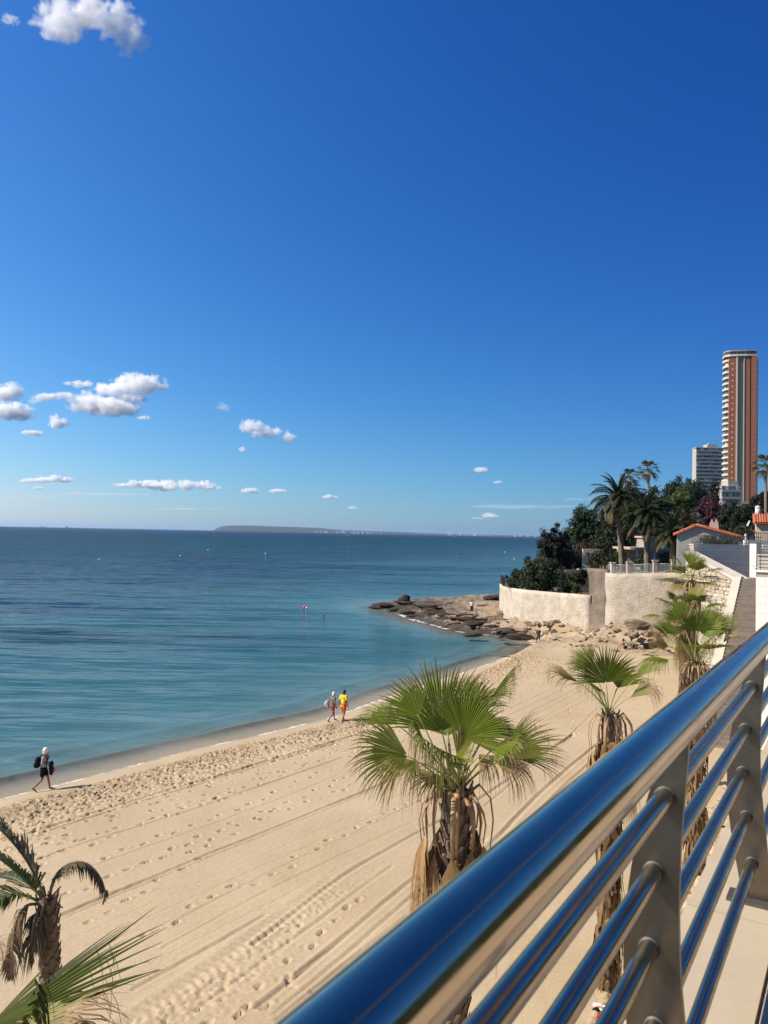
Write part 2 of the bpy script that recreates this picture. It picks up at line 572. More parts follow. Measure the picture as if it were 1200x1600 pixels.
# single lines of steps
trails = [[(100, 1400), (230, 1345), (330, 1300), (420, 1265), (500, 1232), (600, 1185)],
          [(230, 1460), (330, 1400), (420, 1368), (520, 1310), (600, 1275), (660, 1245)],
          [(60, 1380), (180, 1330), (300, 1290), (400, 1250), (520, 1200)],
          [(20, 1370), (140, 1305), (260, 1275), (400, 1225), (520, 1180)],
          [(330, 1600), (420, 1540), (470, 1490), (560, 1400)],
          [(300, 1330), (420, 1270), (480, 1252), (590, 1215), (640, 1190)],
          [(140, 1440), (210, 1400), (300, 1345), (330, 1338)],
          [(380, 1590), (440, 1545), (520, 1545)],
          [(560, 1180), (760, 1120), (850, 1070), (900, 1040)], [(600, 1160), (780, 1085), (850, 1045)], [(900, 1150), (880, 1080), (860, 1030)],
          [(1000, 1100), (960, 1060), (900, 1030)]]
for tr in trails:
    P = [px_uv(*q) for q in tr]
    side = 1; pend = 0.0
    for a, b in zip(P[:-1], P[1:]):
        L_ = math.hypot(b[0] - a[0], b[1] - a[1]); an = math.atan2(b[1] - a[1], b[0] - a[0])
        s_ = pend
        while s_ < L_:
            f_ = s_ / L_
            o_ = side * random.uniform(.07, .15); side = -side
            stamp(a[0] + (b[0] - a[0]) * f_ - math.sin(an) * o_ + random.gauss(0, .05), a[1] + (b[1] - a[1]) * f_ + math.cos(an) * o_ + random.gauss(0, .05),
                  an + random.gauss(0, .25), random.uniform(.11, .15), random.uniform(.045, .065), random.uniform(.03, .06))
            s_ += random.uniform(.5, .85)
        pend = s_ - L_
# churned patches near the promenade and at the far end
for (px_, py_, su, sv, n_) in [(300, 1570, 1.5, .36, 520), (470, 1435, 1.3, .14, 160), (880, 1060, 6, 3.0, 900), (930, 1060, 5, 2.5, 500), (1000, 1090, 6, 2, 350)]:
    cu, cv = px_uv(px_, py_)
    for k in range(n_):
        stamp(cu + random.gauss(0, su), cv + random.gauss(0, sv), random.gauss(0, .7), random.uniform(.05, .12), random.uniform(.03, .055), random.uniform(.005, .016))
for k in range(2600):                                                   # loose sand below the promenade wall
    stamp(5 + 30 * random.random() ** 1.6, random.uniform(1.6, 4.4), random.uniform(0, 3), random.uniform(.08, .2), random.uniform(.06, .13), random.uniform(.02, .06))

# grooves: beach-cleaner and tyre tracks, long lines along the bay
def groove(pts, wd, dep, rim=0.6, tread=0.0, off=0.0):
    P = np.array([px_uv(*q) for q in pts])
    o = np.argsort(P[:, 0]); P = P[o]
    vv = np.interp(du, P[:, 0], P[:, 1]) + off
    for _ in range(3):
        k_ = 41
        pad = np.pad(vv, (k_, k_), mode='edge')
        vv = np.convolve(pad, np.ones(2 * k_ + 1) / (2 * k_ + 1), mode='valid')
    on = (du > P[0, 0]) & (du < P[-1, 0])
    wob = 0.035 * fbm(du * 0.8, du * 0 + off * 7 + pts[0][0], 3, 5)
    for i in np.nonzero(on)[0]:
        c = vv[i] + wob[i]
        j0, j1 = np.searchsorted(dv, [c - wd * 5, c + wd * 5])
        q = (dv[j0:j1] - c) / wd
        fade = 0.55 + 0.9 * (vnoise(np.array([du[i] * 0.5]), np.array([off * 3.0]), 9)[0])
        z = -dep * np.exp(-q ** 2) + rim * dep * np.exp(-((q - 1.9) / 0.7) ** 2) + 0.4 * rim * dep * np.exp(-((q + 1.9) / 0.7) ** 2)
        if tread:
            z = z + tread * np.exp(-(q / 2.2) ** 4) * (np.sin(2 * math.pi * (du[i] / 0.24) + 2.2 * np.abs(q)) > 0.1)
        BZ[i, j0:j1] += z * fade * fine[i, j0:j1]

groove([(25, 1310), (130, 1275), (280, 1230), (420, 1188), (520, 1160), (640, 1118)], .10, .05)
groove([(25, 1310), (130, 1275), (280, 1230), (420, 1188), (520, 1160)], .05, .035, off=-.35)
groove([(50, 1341), (200, 1297), (300, 1266), (540, 1182)], .06, .035)
groove([(90, 1427), (200, 1385), (300, 1345), (370, 1318), (500, 1264), (600, 1224), (700, 1180)], .055, .05)
groove([(90, 1427), (200, 1385), (300, 1345), (370, 1318), (500, 1264), (600, 1224)], .035, .025, off=-.22)
groove([(60, 1400), (300, 1320), (560, 1215)], .04, .022, off=.9)
groove([(270, 1440), (400, 1370), (560, 1300), (680, 1240)], .04, .022)
groove([(250, 1480), (400, 1400), (560, 1322), (700, 1262)], .04, .020)
groove([(400, 1478), (520, 1372), (600, 1330), (675, 1288), (753, 1250), (800, 1215), (895, 1146)], .065, .05)
groove([(180, 1610), (300, 1535), (400, 1462), (520, 1372)], .17, .02, tread=.016)
groove([(200, 1545), (300, 1493), (420, 1430)], .05, .035)
groove([(400, 1577), (520, 1480), (652, 1366), (740, 1305)], .06, .05)
groove([(400, 1577), (520, 1480), (652, 1366), (740, 1305)], .05, .035, off=-.45)
groove([(330, 1600), (500, 1470), (640, 1360)], .05, .03, off=.6)
groove([(640, 1450), (790, 1297), (840, 1242), (905, 1187), (960, 1140)], .07, .045)
groove([(640, 1450), (790, 1297), (840, 1242), (905, 1187), (960, 1140)], .06, .04, off=-.55)
groove([(760, 1260), (840, 1190), (905, 1140), (930, 1105)], .05, .03)
groove([(430, 1595), (560, 1490), (640, 1430)], .05, .035)
for off_ in (0, .5, 1.1, 1.6, 2.3, 3.0):
    groove([(600, 1215), (760, 1150), (860, 1105), (930, 1065), (980, 1040)], .045, .022, off=off_ - 1.2)
for off_ in (.3, .9, -.4, -1.0, 1.5):
    groove([(150, 1500), (330, 1420), (520, 1330), (690, 1250), (800, 1190)], .03, .014, off=off_)

BZ = np.where(T > .25, np.maximum(BZ, .05), BZ)
ROCK0 = np.zeros_like(BZ)
beach = grid_object('beach', BX, BY, BZ, M_SAND, {'rock': ROCK0, 'shore': T, 'algae': ROCK0})
tag(beach, 'pale golden sand beach with footprints and long cleaner tracks', None, None, 'structure')

# --- the rocky end of the bay
cu_ = np.arange(64.6, 118, 0.22); cv_ = np.arange(-8, 70, 0.22)
CU_, CV_ = np.meshgrid(cu_, cv_, indexing='ij')
CX = CU_ * UD.x + CV_ * VD.x; CY = CU_ * UD.y + CV_ * VD.y
CTd = shore_dist(CX, CY)
CZ = land_base(CX, CY, CTd) - 0.03
# how rocky: ledges towards the sea side, sand in the corner of the bay
pc = gnd(800, 992, 0.3); pr = gnd(735, 985, 0.3)
q0 = gnd(845, 990, 1.0)
rk = np.clip((CV_ - to_uv(q0)[1]) / 4.0 + 0.5 + 2.2 * fbm(CX * 0.15, CY * 0.15, 3, 21), 0, 1)
rk = np.maximum(rk, np.clip(0.55 + 3.0 * fbm(CX * 0.30, CY * 0.45, 4, 33), 0, 1) * np.clip((CZ - 1.0) / 0.4, 0, 1))
# tilted strata: stepped ledges
lay = CX * 0.10 + CY * 0.42 + 3.0 * fbm(CX * 0.12, CY * 0.25, 4, 41)
saw = lay - np.floor(lay)
led = (np.minimum(saw * 1.35, 1.0) - 0.55 * (saw > 0.80)) * 0.55
rough_ = 1.3 * np.abs(fbm(CX * 0.55, CY * 0.8, 5, 51)) + 0.7 * fbm(CX * 1.7, CY * 2.2, 3, 61)
edge = np.clip((CTd + 2.5) / 3.0, 0, 1)
sea_ = np.clip((CV_ - 26) / 10, 0, 1)
CZ += rk * edge * (led * (0.55 + .3 * sea_) + rough_ * (0.75 - .30 * sea_) - 0.25 - .1 * sea_)
CZ += (1 - rk) * np.clip(CTd, 0, 1) * (0.05 * fbm(CX * 0.9, CY * 0.9, 4, 71) + 0.16 * fbm(CX * 0.3, CY * 0.3, 3, 77))
CZ = np.where((CTd > .4) & (rk < .6), np.maximum(CZ, .06), CZ)
algae = np.clip(0.30 - 0.36 * CZ, -0.18, 0.30)
cape = grid_object('rocky_shore', CX, CY, CZ, M_SAND, {'rock': rk, 'shore': CTd + 0.4, 'algae': algae})
tag(cape, 'tan rock ledges and sand at the end of the bay', None, None, 'structure')

def cape_z(x, y):
    u, v = x * UD.x + y * UD.y, x * VD.x + y * VD.y
    i = int(round((u - cu_[0]) / 0.22)); j = int(round((v - cv_[0]) / 0.22))
    if 0 <= i < len(cu_) and 0 <= j < len(cv_):
        return float(CZ[i, j])
    return land_z(x, y)

# ------------------------------------------------------------------ sea
def geo(a, b, first, ratio):
    out = [a]; s = first
    while abs(out[-1] - a) < abs(b - a):
        out.append(out[-1] + (s if b > a else -s)); s *= ratio
    return out
wu = sorted(set(geo(60, 26000, 0.4, 1.05)[1:] + list(np.arange(-4, 60.1, 0.3)) + geo(-4, -26000, 0.4, 1.07)[1:]))
wv = sorted(set(list(np.arange(18, 32.01, 0.11)) + geo(32, 26000, 0.14, 1.035)[1:] + geo(18, -26000, 3, 1.4)[1:]))
WU, WV = np.meshgrid(np.array(wu), np.array(wv), indexing='ij')
WX = WU * UD.x + WV * VD.x; WY = WU * UD.y + WV * VD.y
WT = shore_dist(WX, WY)
WZ = np.zeros_like(WX)
near = np.clip(1 - (np.hypot(WX, WY) - 60) / 60, 0, 1)
un = 0.9 * fbm(WU * 0.10, WV * 0.0, 3, 91)
WZ += near * 0.19 * np.exp(-((WT + 2.1 + 1.6 * un) / 0.34) ** 2) * (0.6 + 1.4 * np.clip(fbm(WU * 0.12, WV * 0 + 3, 2, 93) + .3, 0, 1))
WZ += near * 0.09 * np.exp(-((WT + 4.6 + 2.4 * un) / 0.6) ** 2)
WZ += near * 0.03 * np.exp(-((WT + 0.55 + 0.9 * un) / 0.2) ** 2)

def water_material():
    M = bpy.data.materials.new('sea_water'); M.use_nodes = True
    N, L = M.node_tree.nodes, M.node_tree.links
    N.remove(N['Principled BSDF']); out = N['Material Output']
    body = N.new('ShaderNodeBsdfDiffuse'); gl = N.new('ShaderNodeBsdfGlossy'); gl.inputs['Color'].default_value = (0.86, 0.95, 1.0, 1); b = N.new('ShaderNodeMixShader')
    L.new(body.outputs[0], b.inputs[1]); L.new(gl.outputs[0], b.inputs[2])
    geoN = N.new('ShaderNodeNewGeometry')
    sh = N.new('ShaderNodeAttribute'); sh.attribute_name = 'shore'
    P = geoN.outputs['Position']
    def mp(rot, sc, loc=(0, 0, 0)):
        q = N.new('ShaderNodeMapping'); q.inputs['Rotation'].default_value = (0, 0, rot); q.inputs['Scale'].default_value = sc
        q.inputs['Location'].default_value = loc
        L.new(P, q.inputs['Vector']); return q.outputs[0]
    def nz(vec, scale, det=4, ro=0.55, dist=0.0):
        q = N.new('ShaderNodeTexNoise'); q.inputs['Scale'].default_value = scale; q.inputs['Detail'].default_value = det
        q.inputs['Roughness'].default_value = ro; q.inputs['Distortion'].default_value = dist
        L.new(vec, q.inputs['Vector']); return q.outputs[0]
    def mth(op, a, b_=None, c_=None):
        q = N.new('ShaderNodeMath'); q.operation = op
        for i, x in enumerate((a, b_, c_)):
            if x is None: continue
            if isinstance(x, (int, float)): q.inputs[i].default_value = x
            else: L.new(x, q.inputs[i])
        return q.outputs[0]
    depth = mth('MULTIPLY', sh.outputs['Fac'], -1.0)
    lg = mth('LOGARITHM', mth('MAXIMUM', mth('ADD', depth, 1.0), 0.05), 10.0)
    # sea-bed: sand and dark weed meadows show through as broad patches
    patch = nz(mp(-0.45, (0.35, 1.5, 1)), 0.022, 4, 0.55, 0.6)
    pf = N.new('ShaderNodeMapRange'); pf.inputs['From Min'].default_value = 2.0; pf.inputs['From Max'].default_value = 18.0; pf.inputs['To Max'].default_value = 1.5
    L.new(depth, pf.inputs['Value'])
    lgp = mth('ADD', lg, mth('MULTIPLY', mth('SUBTRACT', patch, 0.5), pf.outputs[0]))
    fac = mth('DIVIDE', lgp, 4.0)
    ramp = N.new('ShaderNodeValToRGB')
    cr = ramp.color_ramp
    stops = [(0.00, (0.47, 0.41, 0.33)), (0.075, (0.35, 0.335, 0.28)), (0.12, (0.185, 0.23, 0.205)), (0.16, (0.095, 0.165, 0.158)), (0.24, (0.038, 0.112, 0.118)), (0.34, (0.022, 0.084, 0.098)), (0.42, (0.018, 0.072, 0.092)),
             (0.475, (0.0055, 0.036, 0.062)), (0.56, (0.003, 0.030, 0.060)), (0.61, (0.0025, 0.048, 0.062)), (0.66, (0.003, 0.026, 0.056)), (0.80, (0.004, 0.022, 0.052)), (1.0, (0.006, 0.026, 0.055))]
    cr.elements[0].position, cr.elements[0].color = stops[0][0], (*stops[0][1], 1)
    cr.elements[1].position, cr.elements[1].color = stops[-1][0], (*stops[-1][1], 1)
    for p_, c_ in stops[1:-1]:
        e = cr.elements.new(p_); e.color = (*c_, 1)
    L.new(fac, ramp.inputs[0])
    weed = N.new('ShaderNodeMapRange'); weed.interpolation_type = 'SMOOTHSTEP'; weed.inputs['From Min'].default_value = .50; weed.inputs['From Max'].default_value = .62
    weed.inputs['To Min'].default_value = 1.0; weed.inputs['To Max'].default_value = .42
    L.new(nz(mp(-0.1, (0.30, 1.0, 1), (40, 17, 0)), 0.05, 5, .6, .5), weed.inputs['Value'])
    wk = N.new('ShaderNodeMapRange'); wk.inputs['From Min'].default_value = 9; wk.inputs['From Max'].default_value = 24; L.new(depth, wk.inputs['Value'])
    wm = N.new('ShaderNodeMix'); wm.data_type = 'FLOAT'; L.new(wk.outputs[0], wm.inputs[0]); wm.inputs[2].default_value = 1.0; L.new(weed.outputs[0], wm.inputs[3])
    wc = N.new('ShaderNodeVectorMath'); wc.operation = 'SCALE'; L.new(ramp.outputs[0], wc.inputs[0]); L.new(wm.outputs[0], wc.inputs['Scale'])
    # foam at the very edge
    fn = nz(mp(0, (1, 1, 1)), 2.6, 8, 0.7)
    fl = N.new('ShaderNodeMapRange'); fl.inputs['From Min'].default_value = 0.5; fl.inputs['From Max'].default_value = 0.05
    L.new(depth, fl.inputs['Value'])
    fo = N.new('ShaderNodeMapRange'); fo.inputs['From Min'].default_value = 0.90; fo.inputs['From Max'].default_value = 1.02
    L.new(mth('ADD', mth('MULTIPLY', fl.outputs[0], 0.55), fn), fo.inputs['Value'])
    fb = N.new('ShaderNodeMapRange'); fb.inputs['From Min'].default_value = .34; fb.inputs['From Max'].default_value = .52; L.new(nz(mp(0, (1, 1, 1), (4, 2, 0)), 0.55, 4, .6), fb.inputs['Value'])
    foam = mth('MULTIPLY', mth('MULTIPLY', fo.outputs[0], mth('LESS_THAN', depth, 0.6)), mth('MULTIPLY', fb.outputs[0], .85))
    f2 = N.new('ShaderNodeMapRange'); f2.inputs['From Min'].default_value = .62; f2.inputs['From Max'].default_value = .70; f2.inputs['To Max'].default_value = .7
    L.new(nz(mp(0.6, (1, 1, 1), (7, 1, 0)), 6.0, 6, .7), f2.inputs['Value'])
    w2 = N.new('ShaderNodeMapRange'); w2.inputs['From Min'].default_value = 2.4; w2.inputs['From Max'].default_value = .6; L.new(depth, w2.inputs['Value'])
    foam = mth('MAXIMUM', foam, mth('MULTIPLY', f2.outputs[0], w2.outputs[0]))
    mx = N.new('ShaderNodeMix'); mx.data_type = 'RGBA'
    L.new(foam, mx.inputs['Factor']); L.new(wc.outputs[0], mx.inputs['A']); mx.inputs['B'].default_value = (0.8, 0.8, 0.8, 1)
    L.new(mx.outputs['Result'], body.inputs['Color'])
    rg = N.new('ShaderNodeMapRange'); rg.inputs['To Min'].default_value = 0.08; rg.inputs['To Max'].default_value = 0.7
    L.new(foam, rg.inputs['Value']); L.new(rg.outputs[0], gl.inputs['Roughness'])
    # waves
    swell = nz(mp(0.10, (0.16, 1.0, 1)), 0.45, 3, 0.5, 0.5)
    mid = nz(mp(0.02, (0.30, 1.0, 1), (31, 7, 0)), 1.25, 4, 0.6, 0.3)
    rip = nz(mp(-0.3, (0.55, 1.0, 1), (3, 71, 0)), 5.0, 5, 0.65, 0.2)
    h = mth('ADD', mth('ADD', mth('MULTIPLY', swell, 0.42), mth('MULTIPLY', mid, 0.22)), mth('MULTIPLY', rip, 0.045))
    # waves die out in the shallows
    sl_ = N.new('ShaderNodeMapRange'); sl_.inputs['From Min'].default_value = 0.0; sl_.inputs['From Max'].default_value = 30.0
    sl_.inputs['To Min'].default_value = 0.5; sl_.inputs['To Max'].default_value = 1.0
    L.new(depth, sl_.inputs['Value'])
    bp = N.new('ShaderNodeBump'); bp.inputs['Distance'].default_value = 1.0
    bp.inputs['Strength'].default_value = 0.8
    L.new(mth('MULTIPLY', h, sl_.outputs[0]), bp.inputs['Height'])
    # chop on open water, as slopes
    def slopes(vec, scale, amp, det=3):
        q = N.new('ShaderNodeTexNoise'); q.inputs['Scale'].default_value = scale; q.inputs['Detail'].default_value = det
        L.new(vec, q.inputs['Vector'])
        a1 = N.new('ShaderNodeVectorMath'); a1.operation = 'SUBTRACT'; a1.inputs[1].default_value = (0.5, 0.5, 0.5)
        L.new(q.outputs['Color'], a1.inputs[0])
        a2 = N.new('ShaderNodeVectorMath'); a2.operation = 'MULTIPLY'; a2.inputs[1].default_value = (amp * 0.7, amp, 0)
        L.new(a1.outputs[0], a2.inputs[0]); return a2.outputs[0]
    s1 = slopes(mp(0.0, (0.35, 1.0, 1)), 0.9, 1.3)
    s2 = slopes(mp(0.1, (0.18, 1.0, 1), (9, 4, 0)), 0.12, 0.35, 4)
    sa = N.new('ShaderNodeVectorMath'); L.new(s1, sa.inputs[0]); L.new(s2, sa.inputs[1])
    s3 = slopes(mp(0.12, (0.14, 1.0, 1), (2, 5, 0)), 0.42, 1.15, 3)
    s4 = slopes(mp(0.05, (0.22, 1.0, 1), (12, 5, 0)), 1.7, 0.8, 3)
    s34 = N.new('ShaderNodeVectorMath'); L.new(s3, s34.inputs[0]); L.new(s4, s34.inputs[1])
    s34b = N.new('ShaderNodeVectorMath'); s34b.operation = 'SCALE'; L.new(s34.outputs[0], s34b.inputs[0]); L.new(sl_.outputs[0], s34b.inputs['Scale'])
    fr = N.new('ShaderNodeMapRange'); fr.inputs['From Min'].default_value = 4; fr.inputs['From Max'].default_value = 90
    L.new(depth, fr.inputs['Value'])
    sc_ = N.new('ShaderNodeVectorMath'); sc_.operation = 'SCALE'
    L.new(sa.outputs[0], sc_.inputs[0]); L.new(fr.outputs[0], sc_.inputs['Scale'])
    sn0 = N.new('ShaderNodeVectorMath'); L.new(bp.outputs[0], sn0.inputs[0]); L.new(sc_.outputs[0], sn0.inputs[1])
    sn = N.new('ShaderNodeVectorMath'); L.new(sn0.outputs[0], sn.inputs[0]); L.new(s34b.outputs[0], sn.inputs[1])
    nn = N.new('ShaderNodeVectorMath'); nn.operation = 'NORMALIZE'; L.new(sn.outputs[0], nn.inputs[0])
    L.new(nn.outputs[0], body.inputs['Normal']); L.new(nn.outputs[0], gl.inputs['Normal'])
    # reflection of a ruffled sea: Fresnel on the wave slopes, held down by the waves hiding one another
    fre = N.new('ShaderNodeFresnel'); fre.inputs['IOR'].default_value = 1.333
    L.new(nn.outputs[0], fre.inputs['Normal'])
    nf = N.new('ShaderNodeMapRange'); nf.inputs['From Min'].default_value = 30; nf.inputs['From Max'].default_value = 250; nf.inputs['To Min'].default_value = .62; nf.inputs['To Max'].default_value = .36
    L.new(depth, nf.inputs['Value'])
    ff = mth('MULTIPLY', mth('MULTIPLY', fre.outputs[0], nf.outputs[0]), mth('SUBTRACT', 1.0, foam))
    L.new(ff, b.inputs[0])
    # clear in the shallows: the sand shows
    tr = N.new('ShaderNodeBsdfTransparent'); tr.inputs['Color'].default_value = (0.92, 0.96, 0.95, 1)
    op = N.new('ShaderNodeMapRange'); op.inputs['From Min'].default_value = 0.0; op.inputs['From Max'].default_value = 3.6
    op.inputs['To Min'].default_value = 0.12; op.inputs['To Max'].default_value = 1.0
    L.new(depth, op.inputs['Value'])
    ms = N.new('ShaderNodeMixShader')
    L.new(mth('MAXIMUM', op.outputs[0], foam), ms.inputs[0]); L.new(tr.outputs[0], ms.inputs[1]); L.new(b.outputs[0], ms.inputs[2])
    L.new(ms.outputs[0], out.inputs['Surface'])
    return M
keepq = (WT[:-1, :-1] < .5) | (WT[1:, 1:] < .5) | (WT[1:, :-1] < .5) | (WT[:-1, 1:] < .5)
sea = grid_object('sea', WX, WY, WZ, water_material(), {'shore': WT}, keep=keepq)
tag(sea, 'blue green sea with small waves', None, None, 'structure')

# ================================================================== PROMENADE AND RAILING
FZ = H - 1.33
M_STEEL = mat('polished_steel', (0.53, 0.43, 0.32), rough=0.12, metal=1.0, var=0.05, scale=9, bump=0.02, bscale=30, bdist=0.002)
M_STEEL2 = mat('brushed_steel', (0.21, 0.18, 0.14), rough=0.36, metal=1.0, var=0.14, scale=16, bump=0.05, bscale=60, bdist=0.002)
M_BAR = mat('bar_steel', (0.40, 0.33, 0.25), rough=0.26, metal=1.0, var=0.16, scale=14, bump=0.05, bscale=50, bdist=0.002)
M_COLLAR = mat('collar_steel', (0.10, 0.095, 0.085), rough=0.6, metal=0.5, var=0.2, scale=30)
M_TILE = mat('promenade_stone', (0.50, 0.41, 0.29), rough=0.7, var=0.10, scale=2.2, bump=0.08, bscale=25, bdist=0.004, objrand=0.05, col2=(0.42, 0.34, 0.235), spec=.12)
M_JOINT = mat('joint_mortar', (0.34, 0.30, 0.24), rough=0.9, var=0.1)
M_WHITE = mat('white_render', (0.78, 0.75, 0.68), rough=0.8, var=0.05, scale=1.5, bump=0.1, bscale=12)

for M_, lo_, hi_ in ((M_STEEL, .07, .24), (M_BAR, .18, .32)):            # salt and finger marks dull the polish here and there
    N_, L_ = M_.node_tree.nodes, M_.node_tree.links
    q_ = N_.new('ShaderNodeTexNoise'); q_.inputs['Scale'].default_value = 7; q_.inputs['Detail'].default_value = 9; q_.inputs['Roughness'].default_value = .72
    t_ = N_.new('ShaderNodeTexCoord'); L_.new(t_.outputs['Object'], q_.inputs['Vector'])
    r_ = N_.new('ShaderNodeMapRange'); r_.inputs['From Min'].default_value = .42; r_.inputs['From Max'].default_value = .72
    r_.inputs['To Min'].default_value = lo_; r_.inputs['To Max'].default_value = hi_
    L_.new(q_.outputs[0], r_.inputs['Value']); L_.new(r_.outputs[0], N_['Principled BSDF'].inputs['Roughness'])
MUV = Matrix((( UD.x, VD.x, 0, 0), (UD.y, VD.y, 0, 0), (0, 0, 1, 0), (0, 0, 0, 1)))   # (u, v, z) -> world (left-handed pair, so boxes are mirrored)

def uvbox(mb, u0, u1, v0, v1, z0, z1, **k):
    """box given along and across the promenade"""
    vs = [uv(u, v, z) for z in (z0, z1) for (u, v) in ((u0, v0), (u0, v1), (u1, v1), (u1, v0))]
    mb.add(vs, [(0, 3, 2, 1)[::-1], (4, 7, 6, 5), (0, 1, 5, 4)[::-1], (1, 2, 6, 5)[::-1], (2, 3, 7, 6)[::-1], (3, 0, 4, 7)[::-1]], **k)

pm = MB()
uvbox(pm, -8, 38, -7, 0.53, -1.0, FZ - 0.02)
uvbox(pm, 38.0, 64, -7, 4.0, -1.0, FZ - 0.02)
prom = pm.build('promenade', M_JOINT)
tag(prom, 'raised promenade paved with beige stone above the beach', None, None, 'structure')
tb = MB(); uvbox(tb, 0, 0.594, 0, 0.594, 0, 0.02)
tile0 = None
for i in range(-4, 16):
    for j in range(0, 6):
        u0, v0 = i * 0.6 + 0.17, 0.25 - 0.6 * (j + 1)
        if tile0 is None:
            tile0 = tb.build('tile', M_TILE, prom); o = tile0
        else:
            o = inst(tile0, prom)
        p = uv(u0, v0, FZ - 0.02 + random.uniform(-.0012, .0012)); o.location = p
cb = MB(); uvbox(cb, 0, 0.893, 0, 0.292, 0, 0.024)
kerb0 = None
for i in range(-3, 11):
    if kerb0 is None:
        kerb0 = cb.build('edge_stone', M_TILE, prom); o = kerb0
    else:
        o = inst(kerb0, prom)
    o.location = uv(i * 0.9 + 0.31, 0.254, FZ - 0.02)

rl = thing('steel_railing', 'polished steel railing with thick handrail and five thin bars along the promenade', 'railing', uv(0, 0.33, FZ))
rinv = Matrix.Translation(-uv(0, 0.33, FZ))
def rbuild(mb, name, m_, parent=rl):
    mb.v = [tuple(rinv @ Vector(p)) for p in mb.v]
    return mb.build(name, m_, parent)
HR_V, HR_H, HR_R = 0.327, 0.38, 0.0415
b = MB(); b.tube([uv(u, HR_V, H - HR_H) for u in np.linspace(-2.4, 9.0, 30)], HR_R, 40)
rbuild(b, 'handrail', M_STEEL)
b = MB()                                                                  # thin strip standing in for a reflected line along the tube
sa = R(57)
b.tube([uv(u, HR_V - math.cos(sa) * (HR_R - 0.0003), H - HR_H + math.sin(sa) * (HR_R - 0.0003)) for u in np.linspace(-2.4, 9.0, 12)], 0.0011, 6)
rbuild(b, 'reflection_strip', M_STEEL2)
BARS = [(0.54, 0.353), (0.70, 0.374), (0.86, 0.382), (1.02, 0.369), (1.185, 0.349)]
for h_, v_ in BARS:
    b = MB(); b.tube([uv(u, v_, H - h_) for u in np.linspace(-2.4, 9.0, 20)], 0.0195, 24)
    rbuild(b, 'bar', M_BAR)
prof = [(0.405, .327, .020), (0.45, .332, .024), (0.54, .351, .036), (0.62, .364, .043), (0.70, .372, .049), (0.78, .378, .054), (0.86, .379, .057), (0.94, .376, .059),
        (1.02, .369, .060), (1.10, .360, .059), (1.185, .348, .056), (1.26, .338, .052), (1.318, .330, .049)]
POSTS = [-1.22, 0.24, 1.706, 3.17, 4.63, 6.10, 7.56]
for u_ in POSTS:
    b = MB(); n = len(prof)
    vs = []
    for du_ in (-0.008, 0.008):
        vs += [uv(u_ + du_, c + w, H - h_) for h_, c, w in prof] + [uv(u_ + du_, c - w, H - h_) for h_, c, w in prof]
    fs = []
    for k in range(n - 1):
        fs += [(k, n + k, n + k + 1, k + 1), (2*n + k, 2*n + k + 1, 3*n + k + 1, 3*n + k), (k, k + 1, 2*n + k + 1, 2*n + k), (n + k, 3*n + k, 3*n + k + 1, n + k + 1)]
    fs += [(0, 2*n, 3*n, n), (n - 1, 2*n - 1, 4*n - 1, 3*n - 1)]
    b.add(vs, fs)
    po = rbuild(b, 'post', M_STEEL2)
    b = MB(); uvbox(b, u_ - 0.05, u_ + 0.05, 0.24, 0.43, FZ + 0.004, FZ + 0.016)
    rbuild(b, 'base_plate', M_COLLAR, po)
    for h_, v_ in BARS:
        b = MB(); b.tube([uv(u_ - 0.0125, v_, H - h_), uv(u_ + 0.0125, v_, H - h_)], 0.0228, 24)
        rbuild(b, 'collar', M_COLLAR, po)

# ================================================================== PALMS
M_LEAF = mat('palm_leaf', (1, 1, 1), rough=0.42, var=0.10, scale=6, vcol=True, spec=0.14, translucent=0.38)
M_PETIOLE = mat('palm_petiole', (1, 1, 1), rough=0.5, var=0.12, scale=8, vcol=True)
M_DRY = mat('dry_palm_leaf', (1, 1, 1), rough=0.85, var=0.25, scale=9, vcol=True, spec=0.2, translucent=0.15)
M_PTRUNK = mat('palm_trunk', (0.17, 0.125, 0.085), rough=0.95, var=0.45, scale=9, bump=0.9, bscale=22, bdist=0.03)
M_BOOT = mat('palm_leaf_base', (0.16, 0.115, 0.075), rough=0.9, var=0.4, scale=12, bump=0.5, bscale=40, bdist=0.01)
GREEN = Vector((0.125, 0.165, 0.018)); YELLOW = Vector((0.33, 0.30, 0.05)); STRAW = Vector((0.36, 0.24, 0.12)); BROWN = Vector((0.20, 0.11, 0.055))

def lerp(a, b, t):
    return a + (b - a) * t

